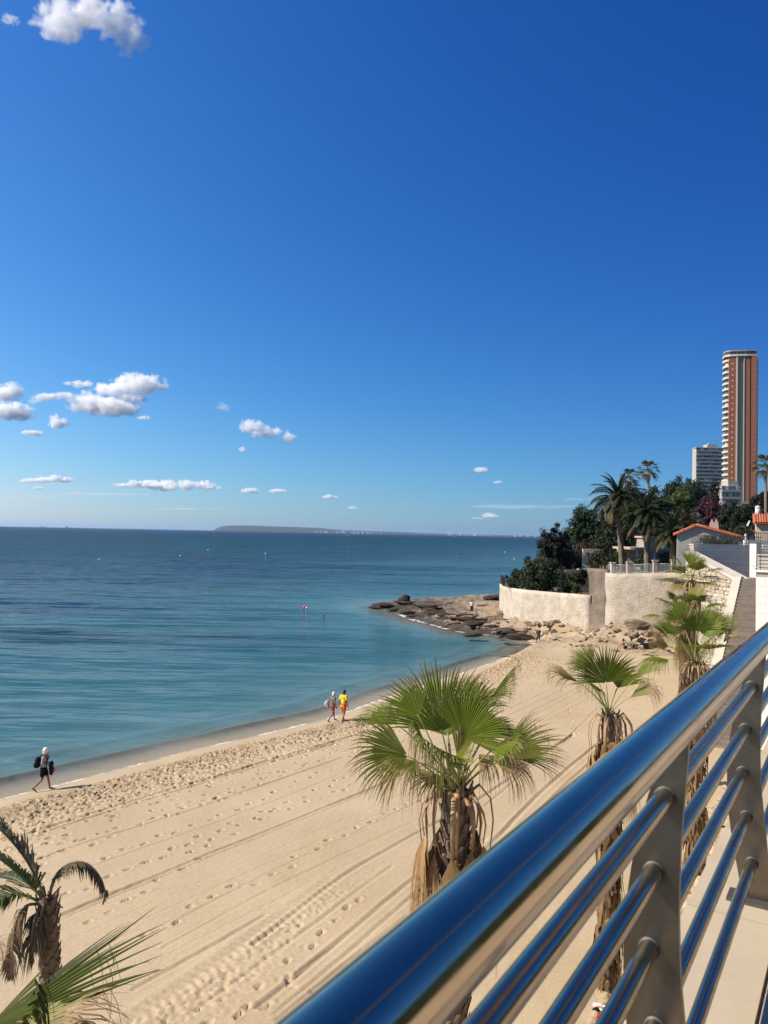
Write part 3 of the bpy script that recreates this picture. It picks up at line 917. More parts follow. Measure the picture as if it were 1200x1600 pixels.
def fan_blade(mb, hub, axis, normal, Rr, spread, nseg=40, fuse=0.55, droop=0.3, fold=0.45, cup=0.12, dry=0.0, young=0.0, rnd=None, threads=True):
    rnd = rnd or random
    axis = axis.normalized()
    normal = (normal - axis * normal.dot(axis)).normalized()
    side = axis.cross(normal)
    dth = spread / nseg
    tone = rnd.uniform(0.8, 1.2)
    for i in range(nseg):
        t = -1 + 2 * (i + 0.5) / nseg
        th = t * spread + rnd.uniform(-.3, .3) * dth
        d = axis * math.cos(th) + side * math.sin(th)
        lat = normal.cross(d)
        L_ = Rr * (0.70 + 0.30 * math.cos(th * 0.85)) * rnd.uniform(0.92, 1.05)
        fz = fuse * rnd.uniform(0.9, 1.1)
        rows = [0.03, 0.28, fz, lerp(fz, 1, .42), lerp(fz, 1, .75), 1.0]
        g = rnd.uniform(0.6, 1.4) * droop
        tw = rnd.uniform(-.5, .5)
        tipdry = min(1.0, dry + rnd.uniform(0, .35))
        base = lerp(GREEN * tone * rnd.uniform(.8, 1.2), YELLOW, young)
        vs, cs = [], []
        for f in rows:
            p = hub + d * (f * L_) + normal * (cup * Rr * f ** 1.5 * abs(t) ** 1.5)
            e = max(0, f - fz * 0.85)
            p = p + Vector((0, 0, -1)) * (g * Rr * e * e * 2.2) - d * (g * Rr * e * e * 0.7) + lat * (tw * e * e * 0.25 * Rr)
            wf = fz * L_ * math.tan(min(dth, .5)) * 1.06
            w = f * L_ * math.tan(min(dth, .5)) * 1.06 if f <= fz else wf * max(0.0, 1 - (f - fz) / (1 - fz)) ** 0.75
            w = max(w, 0.0012)
            vs += [p - lat * w - normal * (fold * w * .5), p + normal * (fold * w * .5), p + lat * w - normal * (fold * w * .5)]
            k = max(0.0, (f - (0.93 - 0.9 * tipdry)) / 0.25)
            c = lerp(base, STRAW if rnd.random() < .7 else BROWN, min(1, k)) if tipdry > .05 else base
            c = lerp(c, STRAW, max(0, dry) * .5)
            cs += [tuple(c)] * 3
        fs = []
        for r_ in range(len(rows) - 1):
            a = r_ * 3
            fs += [(a, a + 1, a + 4, a + 3), (a + 1, a + 2, a + 5, a + 4)]
        mb.add(vs, fs, cs)
        if threads and rnd.random() < 0.5:
            p0 = Vector(vs[-8]); ln = rnd.uniform(.1, .3) * Rr
            q = p0 + Vector((rnd.uniform(-.1, .1), rnd.uniform(-.1, .1), -.5)) * ln + d * ln * .2
            q2 = q + Vector((rnd.uniform(-.15, .15), rnd.uniform(-.15, .15), -.6)) * ln
            w = Vector((0.0022, 0, 0))
            mb.add([p0 - w, p0 + w, q + w, q - w, q2 + w * .3, q2 - w * .3], [(0, 1, 2, 3), (3, 2, 4, 5)], (0.40, 0.30, 0.18))

def petiole(mb, a, b, bow, r0, r1, col):
    mid = (a + b) / 2 + bow
    pts = []
    for i in range(7):
        t = i / 6
        pts.append(a * (1 - t) ** 2 + mid * 2 * t * (1 - t) + b * t * t)
    mb.tube(pts, [lerp(r0, r1, i / 6) for i in range(7)], 6, col, squash=0.5)

def palm_trunk(root, z_top, z_bot, r0, r1, lean=Vector((0, 0, 0)), boots=True, rnd=random, boot_len=.16):
    b = MB(); n = max(8, int((z_top - z_bot) / .25)); pts, rad = [], []
    for i in range(n + 1):
        t = i / n
        pts.append(Vector((0, 0, lerp(z_top, z_bot, t))) + lean * t * (1 + .3 * t))
        rad.append(lerp(r0, r1, t) * (1 + .06 * math.sin(i * 2.1)))
    b.tube(pts, rad, 14)
    root_t = b.build('trunk', M_PTRUNK, root)
    if boots:
        bb = MB(); Lz = z_top - z_bot
        k = 0
        s = 0.02
        while s < min(Lz, 3.2):
            t = s / Lz; c = Vector((0, 0, z_top - s)) + lean * t * (1 + .3 * t); r = lerp(r0, r1, t)
            an = k * 2.39996
            o = Vector((math.cos(an), math.sin(an), 0)); sd = Vector((-o.y, o.x, 0))
            ln = boot_len * rnd.uniform(.7, 1.2); w = boot_len * .38
            p = c + o * (r * .93)
            q = p + o * (ln * .35) + Vector((0, 0, ln))
            bb.add([p - sd * w, p + sd * w, p + o * .03, q - sd * w * .45, q + sd * w * .45, q + o * .015 - Vector((0, 0, .02))],
                   [(0, 1, 4, 3), (0, 3, 5, 2), (1, 2, 5, 4), (3, 4, 5)], tuple(Vector((1, 1, 1)) * rnd.uniform(.6, 1.3)))
            k += 1; s += .0125 * (boot_len / .16) ** 1.5 / (r0 / .23)
        bb.build('leaf_bases', M_BOOT, root_t)['kind'] = 'stuff'
    return root_t

TOCAM = None
def fan_palm(label, px, py, D, fronds, dead=10, zg=None, r=0.22, seed=1, skirt=1.0, group='fan palms along the promenade wall', nseg=40, extra=0, trunk_r2=None, thatch=0):
    rnd = random.Random(seed)
    hw = at(px, py, D)                                # the heart of the crown
    if zg is None: zg = land_z(hw.x, hw.y)
    root = thing('fan_palm', label, 'palm tree', (hw.x, hw.y, zg), 0, group)
    base = Vector((hw.x, hw.y, zg))
    heart = hw - base
    tocam = (CAM - hw); tocam.z = 0; tocam.normalize()
    palm_trunk(root, heart.z - 0.05, -0.3, r, trunk_r2 or r * 1.25, rnd=rnd)
    def one(hub, tip, normal, spread, droop=.3, dry=0., young=0., fuse=.55, n=nseg, cup=.12, bow=.12, dark=1.0):
        hub = hub - base; tip = tip - base
        b = MB(); ax = tip - hub
        fan_blade(b, hub, ax, normal, ax.length, R(spread), n, fuse, droop, cup=cup, dry=dry, young=young, rnd=rnd)
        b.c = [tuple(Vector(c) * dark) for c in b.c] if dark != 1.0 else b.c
        fo = b.build('frond', M_LEAF, root)
        b = MB()
        s0 = heart + Vector((rnd.uniform(-.08, .08), rnd.uniform(-.08, .08), -.08))
        petiole(b, s0, hub + ax.normalized() * .04, Vector((0, 0, bow)), .032, .012, tuple(lerp(Vector((.26, .27, .085)), STRAW, max(0, dry))))
        b.build('petiole', M_PETIOLE, fo)
    for (hx, hy, h_in, tx, ty, t_in, nrm, spread, opt) in fronds:
        hub = at(hx, hy, D - h_in); tip = at(tx, ty, D - t_in)
        nv = {'cam': tocam + Vector((0, 0, .5)), 'up': Vector((0, 0, 1)) + tocam * .25, 'upcam': Vector((0, 0, 1)) + tocam * .9, 'side': Vector((1, .2, .3)), 'lside': Vector((-1, .2, .3))}[nrm]
        one(hub, tip, nv, spread, **opt)
    for k in range(extra):
        az = k * 2.39996 + rnd.uniform(-.4, .4); el = R(lerp(70, -15, (k + .5) / extra)) 
        d = Vector((math.cos(az) * math.cos(el), math.sin(az) * math.cos(el), math.sin(el)))
        hub = hw + d * rnd.uniform(.7, .95); ax = (d + Vector((0, 0, -.25 + .1 * rnd.random()))).normalized()
        nv = Vector((0, 0, 1)) + Vector((-math.cos(az), -math.sin(az), 0)) * (.9 if el > .6 else .3)
        one(hub, hub + ax * rnd.uniform(.85, 1.05), nv, rnd.uniform(60, 85), rnd.uniform(.3, .7), dry=max(0, rnd.uniform(-.3, .35) + (.35 if el < .1 else 0)))
    # the skirt of dead fronds
    for k in range(dead):
        az = k * 2.39996 + rnd.uniform(-.3, .3)
        o = Vector((math.cos(az), math.sin(az), 0))
        s0 = heart + o * (r * .7) + Vector((0, 0, -.12 - .1 * rnd.random()))
        out = rnd.uniform(.14, .36) * skirt; dn = rnd.uniform(.35, .75) * skirt
        hub = s0 + o * out + Vector((0, 0, -dn))
        b = MB(); Rb = rnd.uniform(.65, .95) * skirt
        fan_blade(b, hub, Vector((o.x * .12, o.y * .12, -1)) + Vector((rnd.uniform(-.12, .12), rnd.uniform(-.12, .12), 0)), o, Rb * 1.05, R(rnd.uniform(22, 38)), 30, .36, .75, fold=.9, cup=-.1, dry=1.0, rnd=rnd, threads=False)
        t_ = rnd.uniform(.75, 1.3); b.c = [tuple(lerp(Vector((.40, .255, .12)), BROWN, mixk) * t_) for mixk in (rnd.random() * .55 for _ in range(len(b.c) // 18 + 1)) for _q in range(18)][:len(b.c)]
        fo = b.build('dead_frond', M_DRY, root)
        b = MB()
        pts = [s0, s0 + o * (out * .55) + Vector((0, 0, .13)), s0 + o * (out * 1.0) + Vector((0, 0, -.05)), s0 + o * (out * 1.12) + Vector((0, 0, -dn * .45)), hub]
        b.tube(pts, [.045, .036, .026, .020, .014], 6, tuple(lerp(Vector((.42, .27, .14)), BROWN, rnd.random() * .6)), squash=.45)
        b.build('petiole', M_PETIOLE, fo)
    if thatch:
        b = MB(); zz = heart.z - .5
        for k in range(thatch):
            z = rnd.uniform(.15, zz); an = rnd.uniform(0, 6.283); o = Vector((math.cos(an), math.sin(an), 0)); sd = Vector((-o.y, o.x, 0))
            p = o * r * .9 + Vector((heart.x, heart.y, z)); w = rnd.uniform(.02, .06); ou = rnd.uniform(.04, .17); ln = rnd.uniform(.2, .55)
            q1 = p + o * ou + Vector((0, 0, -ln * .35)) + sd * rnd.uniform(-.06, .06); q2 = q1 + o * rnd.uniform(-.05, .08) + Vector((0, 0, -ln)) + sd * rnd.uniform(-.12, .12)
            b.add([p - sd * w * .5, p + sd * w * .5, q1 + sd * w, q1 - sd * w, q2 + sd * w * .3, q2 - sd * w * .3], [(0, 1, 2, 3), (3, 2, 4, 5)], tuple(lerp(STRAW, BROWN, rnd.random()) * rnd.uniform(.5, 1.1)))
        b.build('thatch', M_DRY, root)['kind'] = 'stuff'
    return root, base, heart

P1 = [(690, 1143, -.25, 668, 1016, -.45, 'cam', 74, dict(droop=.12, n=46)), (724, 1153, .30, 772, 1068, .70, 'cam', 74, dict(droop=.15, n=46)),
      (637, 1180, .2, 531, 1168, .45, 'upcam', 62, dict(droop=.35, dry=.08)), (622, 1132, -.3, 548, 1098, -.6, 'up', 48, dict(droop=.3)),
      (783, 1177, .1, 886, 1143, .15, 'upcam', 42, dict(droop=.2, dry=.1)), (766, 1092, -.25, 814, 1038, -.6, 'side', 40, dict(droop=.15)),
      (775, 1190, .3, 852, 1204, .5, 'up', 55, dict(droop=.9, dry=.55)), (690, 1212, .45, 634, 1226, .8, 'up', 55, dict(droop=.5, dry=.15, n=26)),
      (716, 1192, .25, 728, 1128, .35, 'cam', 20, dict(droop=.05, young=.55, n=18, fuse=.7)), (668, 1166, .25, 640, 1128, .75, 'upcam', 60, dict(droop=1.0)),
      (700, 1150, -.5, 690, 1085, -1.0, 'cam', 65, dict(droop=.3)), (757, 1150, -.4, 800, 1105, -1.0, 'upcam', 60, dict(droop=.4)), (748, 1178, .1, 790, 1205, .5, 'up', 40, dict(droop=.9, dry=.7, n=24)),
      (700, 1195, .4, 745, 1172, .8, 'upcam', 30, dict(droop=.2, young=.35, n=20)),
      (655, 1120, -.1, 612, 1062, -.3, 'cam', 55, dict(droop=.25)), (735, 1110, -.3, 762, 1050, -.7, 'cam', 55, dict(droop=.2)), (655, 1190, .5, 590, 1205, 1.0, 'up', 45, dict(droop=.9, dry=.25)),
      (775, 1165, .5, 830, 1160, 1.1, 'upcam', 45, dict(droop=.7, dry=.1)), (690, 1175, .5, 665, 1150, 1.2, 'upcam', 55, dict(droop=1.1))]
fan_palm('large fan palm before the sand with a skirt of dead fronds, nearest whole palm', 713, 1228, 10.0, P1, dead=20, seed=11, r=.17, thatch=0)
P2 = [(947, 1067, .1, 937, 1000, .3, 'cam', 82, dict(droop=.12, n=44)), (927, 1042, -.3, 888, 1010, -.6, 'cam', 55, dict(droop=.2)), (905, 1066, .2, 841, 1034, .3, 'up', 42, dict(droop=.45, dry=.35)),
      (990, 1063, 0, 1030, 1018, -.15, 'side', 38, dict(droop=.25)), (985, 1090, .2, 1048, 1054, .4, 'up', 42, dict(droop=.8, dry=.45)), (965, 1075, -.4, 985, 1022, -.8, 'cam', 55, dict(droop=.3)),
      (930, 1078, .4, 915, 1052, 1.0, 'upcam', 50, dict(droop=.9))]
fan_palm('fan palm beside the handrail with one broad upright fan', 954, 1114, 16.5, P2, dead=22, seed=12, r=.15, thatch=520)
P3 = [(1088, 987, .3, 1086, 944, .6, 'cam', 80, dict(droop=.12, n=40)), (1048, 1000, .2, 1012, 968, .3, 'up', 50, dict(droop=.3)), (1045, 1010, .3, 1006, 990, .5, 'upcam', 40, dict(droop=.4, dry=.5)),
      (1125, 995, 0, 1148, 942, -.2, 'side', 45, dict(droop=.25)), (1130, 1004, .2, 1160, 970, .3, 'up', 35, dict(droop=.4, dry=.6)), (1107, 978, -.3, 1124, 940, -.6, 'cam', 65, dict(droop=.3)),
      (1065, 970, -.2, 1045, 930, -.4, 'cam', 60, dict(droop=.25)), (1070, 1005, .6, 1050, 990, 1.2, 'upcam', 50, dict(droop=.8)), (1105, 1005, .5, 1120, 985, 1.2, 'upcam', 55, dict(droop=.9, dry=.2))]
fan_palm('fan palm in front of the stairs with orange dead fronds', 1088, 1035, 22.0, P3, dead=26, seed=13, r=.18, extra=6, thatch=520)
fan_palm('fan palm standing just behind the palm at the stairs', 1072, 968, 30.0, [], dead=12, seed=14, r=.2, extra=13, nseg=30)
fan_palm('farthest fan palm of the row with yellowed lower fronds', 1080, 908, 39.0, [(1078, 885, 0, 1081, 852, 0, 'cam', 35, dict(droop=.1))], dead=16, seed=15, r=.2, extra=13, nseg=30)
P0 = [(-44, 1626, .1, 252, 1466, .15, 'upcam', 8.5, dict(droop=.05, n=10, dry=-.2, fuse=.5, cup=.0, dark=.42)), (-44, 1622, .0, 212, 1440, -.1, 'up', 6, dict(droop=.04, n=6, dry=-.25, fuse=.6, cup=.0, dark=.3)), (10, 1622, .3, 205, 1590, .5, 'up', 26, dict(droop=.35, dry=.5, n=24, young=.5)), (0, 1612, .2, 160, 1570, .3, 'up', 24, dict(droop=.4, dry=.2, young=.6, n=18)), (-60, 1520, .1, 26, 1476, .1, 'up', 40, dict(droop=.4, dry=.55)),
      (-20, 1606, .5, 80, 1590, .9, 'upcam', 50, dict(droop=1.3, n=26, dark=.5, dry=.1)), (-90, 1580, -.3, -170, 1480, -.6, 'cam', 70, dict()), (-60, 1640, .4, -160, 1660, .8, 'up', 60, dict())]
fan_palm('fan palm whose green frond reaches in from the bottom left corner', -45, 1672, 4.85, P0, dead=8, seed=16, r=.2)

# pinnate palms ------------------------------------------------------
def feather(mb, pts, ll, nl, col, rnd, vee=.5, droop=.25, w=.016, shape=None):
    """a rachis through pts with leaflets on both sides"""
    pts = [Vector(p) for p in pts]
    L_ = [0]
    for a, b in zip(pts[:-1], pts[1:]): L_.append(L_[-1] + (b - a).length)
    def pt(s):
        s = s * L_[-1]
        for i in range(len(pts) - 1):
            if s <= L_[i + 1] or i == len(pts) - 2:
                t = (s - L_[i]) / max(1e-6, L_[i + 1] - L_[i])
                return pts[i].lerp(pts[i + 1], t), (pts[i + 1] - pts[i]).normalized()
    for k in range(nl):
        s = .14 + .86 * (k + .5) / nl
        p, t = pt(s)
        sd = t.cross(Vector((0, 0, 1)))
        sd = sd.normalized() if sd.length > .05 else Vector((1, 0, 0))
        up = sd.cross(t)
        ln = ll * math.sin(math.pi * min(1, .12 + .88 * (s ** .8))) ** .6 * rnd.uniform(.8, 1.1)
        for sg in (-1, 1):
            d = (sd * sg * .75 + t * .75 + up * vee * rnd.uniform(.6, 1.3)).normalized()
            q1 = p + d * ln * .5; q2 = p + d * ln + Vector((0, 0, -droop * ln * rnd.uniform(.6, 1.4)))
            n_ = d.cross(t).normalized() if d.cross(t).length > .01 else up
            wv_ = d.cross(n_).normalized() * w
            c = col * rnd.uniform(.7, 1.3)
            mb.add([p - wv_ * .6, p + wv_ * .6, q1 + wv_, q1 - wv_, q2], [(0, 1, 2, 3), (3, 2, 4)], tuple(c))

def smooth_pts(P, n=14):
    out = []
    for i in range(len(P) - 1):
        p0 = P[max(i - 1, 0)]; p1 = P[i]; p2 = P[i + 1]; p3 = P[min(i + 2, len(P) - 1)]
        k = max(2, n // (len(P) - 1))
        for j in range(k):
            t = j / k
            out.append(.5 * ((2 * p1) + (p2 - p0) * t + (2 * p0 - 5 * p1 + 4 * p2 - p3) * t * t + (3 * p1 - p0 - 3 * p2 + p3) * t ** 3))
    out.append(P[-1])
    return out

def ailing_palm():
    rnd = random.Random(5); D = 12.0
    hw = at(74, 1404, D); zg = land_z(hw.x, hw.y)
    root = thing('date_palm', 'ailing date palm with few drooping fronds at the left edge', 'palm tree', (hw.x + .28, hw.y, zg))
    base = Vector((hw.x + .28, hw.y, zg)); heart = hw - base
    b = MB(); n = 60; pts, rad = [], []
    for i in range(n + 1):
        t = i / n
        pts.append(Vector((heart.x * (1 - t) , 0, lerp(heart.z, -.3, t))))
        rad.append((.135 + .02 * t) * (1 + .055 * math.sin(i * 1.9) + .03 * rnd.random()))
    b.tube(pts, rad, 16)
    tr = b.build('trunk', M_PTRUNK, root)
    bb = MB()
    for k in range(260):                                      # old leaf-base scars
        s = k * .018; t = s / (heart.z + .3); an = k * 2.39996
        if t > .98: break
        c = Vector((heart.x * (1 - t), 0, lerp(heart.z, -.3, t))); o = Vector((math.cos(an), math.sin(an), 0)); sd = Vector((-o.y, o.x, 0))
        ln = .10 if k > 22 else .15
        p = c + o * .125; q = p + o * (.035 if k > 22 else .05) + Vector((0, 0, ln)); w = .045
        bb.add([p - sd * w, p + sd * w, p + o * .04, q - sd * w * .6, q + sd * w * .6, q + o * .012], [(0, 1, 4, 3), (0, 3, 5, 2), (1, 2, 5, 4), (3, 4, 5)], tuple(Vector((1, 1, 1)) * rnd.uniform(.6, 1.4)))
    bb.build('leaf_bases', M_BOOT, tr)['kind'] = 'stuff'
    specs = [([(77, 1402, 0), (84, 1374, 0), (99, 1355, .1), (120, 1346, .2), (140, 1352, .2), (155, 1368, .2), (164, 1390, .2), (160, 1413, .2)], .26, 46, Vector((.10, .085, .05)), -.5, .5),
             ([(70, 1405, 0), (58, 1375, .1), (35, 1335, .2), (-5, 1292, .4), (-45, 1270, .5)], .62, 64, Vector((.17, .16, .085)), .35, .35),
             ([(66, 1402, 0), (52, 1388, .2), (25, 1362, .4), (-20, 1330, .7), (-60, 1322, .9)], .6, 60, Vector((.10, .13, .055)), .3, .3),
             ([(60, 1408, 0), (40, 1400, .2), (15, 1398, .4), (-25, 1412, .8), (-50, 1440, 1.)], .6, 56, Vector((.13, .17, .06)), .2, .3),
             ([(62, 1412, 0), (40, 1416, .2), (25, 1440, .3), (19, 1485, .35), (17, 1530, .35)], .3, 34, Vector((.17, .12, .075)), -.3, .9),
             ([(66, 1414, .1), (56, 1430, .25), (50, 1462, .3), (53, 1502, .3)], .34, 34, Vector((.11, .095, .06)), -.2, .9),
             ([(68, 1414, .15), (62, 1440, .25), (66, 1480, .3)], .26, 26, Vector((.15, .11, .07)), -.2, .9),
             ([(70, 1402, -.1), (45, 1385, -.4), (10, 1370, -.8), (-40, 1380, -1.2)], .5, 50, Vector((.07, .09, .04)), .3, .4)]
    for pl, ll, nl, col, vee, dr in specs:
        P = smooth_pts([at(x, y, D - i) - base for x, y, i in pl], 18)
        b = MB(); feather(b, P, ll, nl, col, rnd, vee, dr, w=.017)
        fo = b.build('frond', M_LEAF if col.y > col.x * .9 else M_DRY, root)
        b = MB(); b.tube(P, [lerp(.026, .005, i / (len(P) - 1)) for i in range(len(P))], 6, tuple(col * 1.6)); b.build('rachis', M_PETIOLE, fo)
    for (x, y) in ((95, 1385), (98, 1418), (60, 1390)):
        b = MB(); b.tube([heart + Vector((0, 0, -.05)), at(x, y, D - .1) - base], [.022, .010], 6, (.2, .15, .09)); b.build('cut_stalk', M_PETIOLE, root)
ailing_palm()

# ================================================================== FAR SHORE
M_CAPE = mat('far_cape', (0.03, 0.036, 0.04), rough=1, var=0.3, scale=0.006, col2=(0.065, 0.065, 0.06), stretch=(1, 1, 5))
prof_c = [(326, 0), (334, .6), (338, 3.5), (343, 6.5), (352, 8.4), (362, 9.3), (375, 9.5), (390, 10), (412, 9.6), (437, 9.3), (460, 9.0), (483, 8.5), (500, 7.9), (514, 7), (535, 5.6), (553, 4.9), (576, 4.6), (600, 4.5),
          (622, 4.0), (647, 3.5), (672, 2.9), (700, 2.5), (740, 2.1), (777, 2.0), (810, 2.1), (847, 2.0), (900, 2.2), (960, 3), (1020, 4)]
vs, fs = [], []
DC = 13800.0
for k, (px_, hh) in enumerate(prof_c):
    x_ = (px_ - 600) / FP
    for q, (dd, f) in enumerate(((0, 0), (60, .35), (160, .62), (420, .95), (900, 1.0), (2200, .85))):
        D_ = DC + dd
        jz = (1 + .10 * mnoise.noise(Vector((k * .7, q * 1.3, 2)))) if 0 < q else 1
        vs.append((x_ * D_, D_, hh * f * jz * DC / FP - (2 if q == 0 else 0)))
    if k:
        a = (k - 1) * 6; b_ = k * 6
        fs += [(a + q, b_ + q, b_ + q + 1, a + q + 1) for q in range(5)]
b = MB(); b.smooth = True; b.add(vs, fs)
o = b.build('far_cape', M_CAPE); tag(o, None, None, None, 'structure')
M_FAR = mat('far_building', (0.75, 0.72, 0.68), rough=0.9, var=0.1, scale=0.05, objrand=0.3)
rc = random.Random(3)
def far_block(px_, w, h, up, label, group=None, D_=DC - 60):
    x_ = (px_ - 600) / FP * D_; s = D_ / FP
    t = thing('apartment_block', label, 'building', (x_, D_, up * s), 0, group)
    b = MB(); b.box((-w * s / 2, 0, -20), (w * s / 2, 25, h * s)); b.box((-w * s * .2, 4, h * s), (w * s * .2, 16, h * s * 1.0 + 4))
    b.build('wall', M_FAR, t)
for px_ in [494, 498, 503, 507, 511, 526, 530, 534, 538, 548, 552, 556, 560, 574, 580, 588, 596]:
    far_block(px_ + rc.uniform(-1, 1), rc.uniform(1.6, 3.4), rc.uniform(1.2, 2.6), rc.uniform(.2, 2.2) * (1 if px_ < 560 else .5), 'tiny pale building of the far town on the slope of the cape', 'town on the far cape')
far_block(567, 2.2, 6.0, .5, 'lone tall block rising above the far town on the cape')
for px_ in list(np.linspace(703, 770, 17)):
    far_block(px_ + rc.uniform(-1.2, 1.2), rc.uniform(1.8, 3.0), rc.uniform(2.6, 4.6), .2, 'tiny high-rise in the row of blocks on the far flat coast', 'high-rise row on the far coast')
for px_ in (806, 814, 826, 838):
    far_block(px_, 2.4, rc.uniform(2.0, 2.8), .2, 'tiny low block on the far coast left of the dark round tree', 'low blocks on the far coast')

# boats, buoys
M_SAIL = mat('sail_cloth', (0.8, 0.8, 0.78), rough=0.7, var=0.03)
M_HULL = mat('boat_hull', (0.7, 0.7, 0.7), rough=0.4, var=0.05)
M_DARKHULL = mat('ship_hull', (0.08, 0.08, 0.09), rough=0.5, var=0.1)
def sailboat(px_, D_, hgt, label):
    p = at(px_, 800, D_); t = thing('sailing_boat', label, 'boat', (p.x, p.y, 0), .5)
    L_ = hgt * .62
    b = MB(); b.prism([(-L_ * .5, -L_ * .12), (L_ * .2, -L_ * .14), (L_ * .5, 0), (L_ * .2, L_ * .14), (-L_ * .5, L_ * .12)], -.4, L_ * .11); b.build('hull', M_HULL, t)
    b = MB(); b.tube([(L_ * .08, 0, 0), (L_ * .08, 0, hgt)], hgt * .008, 6); b.build('mast', M_HULL, t)
    for n_, pts in (('mainsail', [(L_ * .06, hgt * .97), (L_ * .06, hgt * .16), (-L_ * .46, hgt * .16)]), ('jib', [(L_ * .10, hgt * .85), (L_ * .10, hgt * .14), (L_ * .48, hgt * .14)])):
        vs = [(x, .02 + hgt * .03 * k, z) for k, (x, z) in enumerate(pts)] + [(x, -.02 + hgt * .03 * k, z) for k, (x, z) in enumerate(pts)]
        b = MB(); b.add(vs, [(0, 1, 2), (5, 4, 3), (0, 3, 4, 1), (1, 4, 5, 2), (2, 5, 3, 0)]); b.build(n_, M_SAIL, t)
sailboat(545, 2900, 17, 'white sailing boat before the far town on the cape')
sailboat(711, 4300, 18, 'small white sailing boat before the row of far high-rises')
for px_, L_ in ((69, 60), (110, 110)):
    p = at(px_, 800, 10500); t = thing('cargo_ship', 'hazy ship on the horizon, ' + ('the smaller one at far left' if L_ < 100 else 'the larger of the two at left'), 'ship', (p.x, p.y, 0), .2)
    b = MB(); b.prism([(-L_ * .5, -9), (L_ * .42, -9), (L_ * .52, 0), (L_ * .42, 9), (-L_ * .5, 9)], -2, 8); b.build('hull', M_DARKHULL, t)
    b = MB(); b.box((-L_ * .44, -7, 8), (-L_ * .28, 7, 26)); b.box((-L_ * .38, -3, 26), (-L_ * .33, 3, 33)); b.build('superstructure', M_HULL, t)
M_RED = mat('red_plastic', (0.55, 0.03, 0.025), rough=0.45, var=0.1)
M_YEL = mat('yellow_plastic', (0.75, 0.5, 0.03), rough=0.45, var=0.1)
M_WHP = mat('white_plastic', (0.8, 0.8, 0.8), rough=0.4, var=0.03)
def buoy(px_, py_, r_, m_, label, pole=False, group=None):
    p = gnd(px_, py_, 0)
    t = thing('buoy', label, 'buoy', (p.x, p.y, 0), 0, group)
    b = MB(); b.ball((0, 0, r_ * .45), (r_, r_, r_ * .85), sub=3); b.build('float', m_, t)
    b = MB(); b.tube([(0, 0, r_ * 1.1), (0, 0, r_ * (1.15 if not pole else 3.0))], [r_ * .2, r_ * .12], 8); b.ball((0, 0, r_ * (1.15 if not pole else 3.0)), r_ * .22); b.build('top_mark', M_WHP if m_ is not M_WHP else M_YEL, t)
buoy(476, 950, .26, M_RED, 'red and white buoy floating off the rocky point')
buoy(479, 950.5, .16, M_WHP, 'white float touching the red buoy off the rocky point')
buoy(506, 962, .13, M_DARKHULL, 'tiny dark float nearer the beach than the red buoy')
for px_, py_, m_, lab in ((803.5, 874, M_WHP, 'white pole buoy in the water left of the garden trees'), (789, 863, M_WHP, 'small white buoy farther out than the pole buoy'), (716, 869, M_RED, 'small red buoy halfway to the far coast'),
                          (282, 869, M_WHP, 'small white buoy left of centre on the open sea'), (155, 875, M_WHP, 'small white buoy, leftmost and nearest on the open sea'), (415, 865.5, M_WHP, 'small white buoy below the near end of the cape'), (325, 860, M_WHP, 'faint white buoy left of the cape, farthest out')):
    buoy(px_, py_, .3 if py_ > 866 else .4, m_, lab, pole=(px_ > 800))
# a gull
g = thing('seagull', 'small dark gull flying low over the far coast', 'bird', at(784, 831, 320))
b = MB(); b.ball((0, 0, 0), (.30, .10, .09), sub=2); b.ball((.30, 0, .03), .07, sub=2); b.add([(-.25, -.04, 0), (-.25, .04, 0), (-.48, .09, .01), (-.48, -.09, .01)], [(0, 1, 2, 3)])
M_GULL = mat('gull_feathers', (0.25, 0.25, 0.26), rough=0.8, var=0.2)
b.build('body', M_GULL, g)
for s in (-1, 1):
    b = MB(); b.add([(.10, s * .06, .03), (-.10, s * .06, .03), (-.08, s * .38, .16), (.08, s * .38, .17), (-.16, s * .78, .08), (-.10, s * .78, .08), (.10, s * .06, .0), (-.10, s * .06, .0), (-.08, s * .38, .145), (.08, s * .38, .155)],
                    [(0, 1, 2, 3), (3, 2, 4, 5), (6, 9, 8, 7), (9, 5, 4, 8)]); b.build('wing', M_GULL, g)

# ================================================================== HILL AND TOWERS
WALL_A = [at(781, 900, 98), at(786, 900, 91), at(813, 900, 83.5), at(870, 900, 79.5), at(922, 900, 76.5)]
WALL_B = [at(919, 900, 76.9), at(947, 900, 74.4)]
WALL_C = [at(945.5, 900, 75.5), at(947.5, 900, 73.6), at(956, 900, 72.9), at(982, 900, 72.0), at(1023, 900, 70.8), at(1062, 900, 69.8), at(1100, 900, 69.0)]
SX = 21.6
behind = [(19, 99.2)] + [(p.x + .3, p.y + .5) for p in WALL_A] + [(p.x + .3, p.y + .5) for p in WALL_B[1:]] + [(p.x + .2, p.y + .6) for p in WALL_C[1:]] + [(SX + .5, 66), (SX + .5, 56.2), (27, 56.6), (60, 60), (900, 100), (900, 1500), (400, 1500), (54, 200), (28.5, 110), (23, 103)]
def inside(poly, x, y):
    ins = np.zeros(np.shape(x), bool)
    n = len(poly)
    for i in range(n):
        (ax, ay), (bx, by) = poly[i], poly[(i + 1) % n]
        if ay == by: continue
        ins ^= ((ay > y) != (by > y)) & (x < (bx - ax) * (y - ay) / (by - ay) + ax)
    return ins
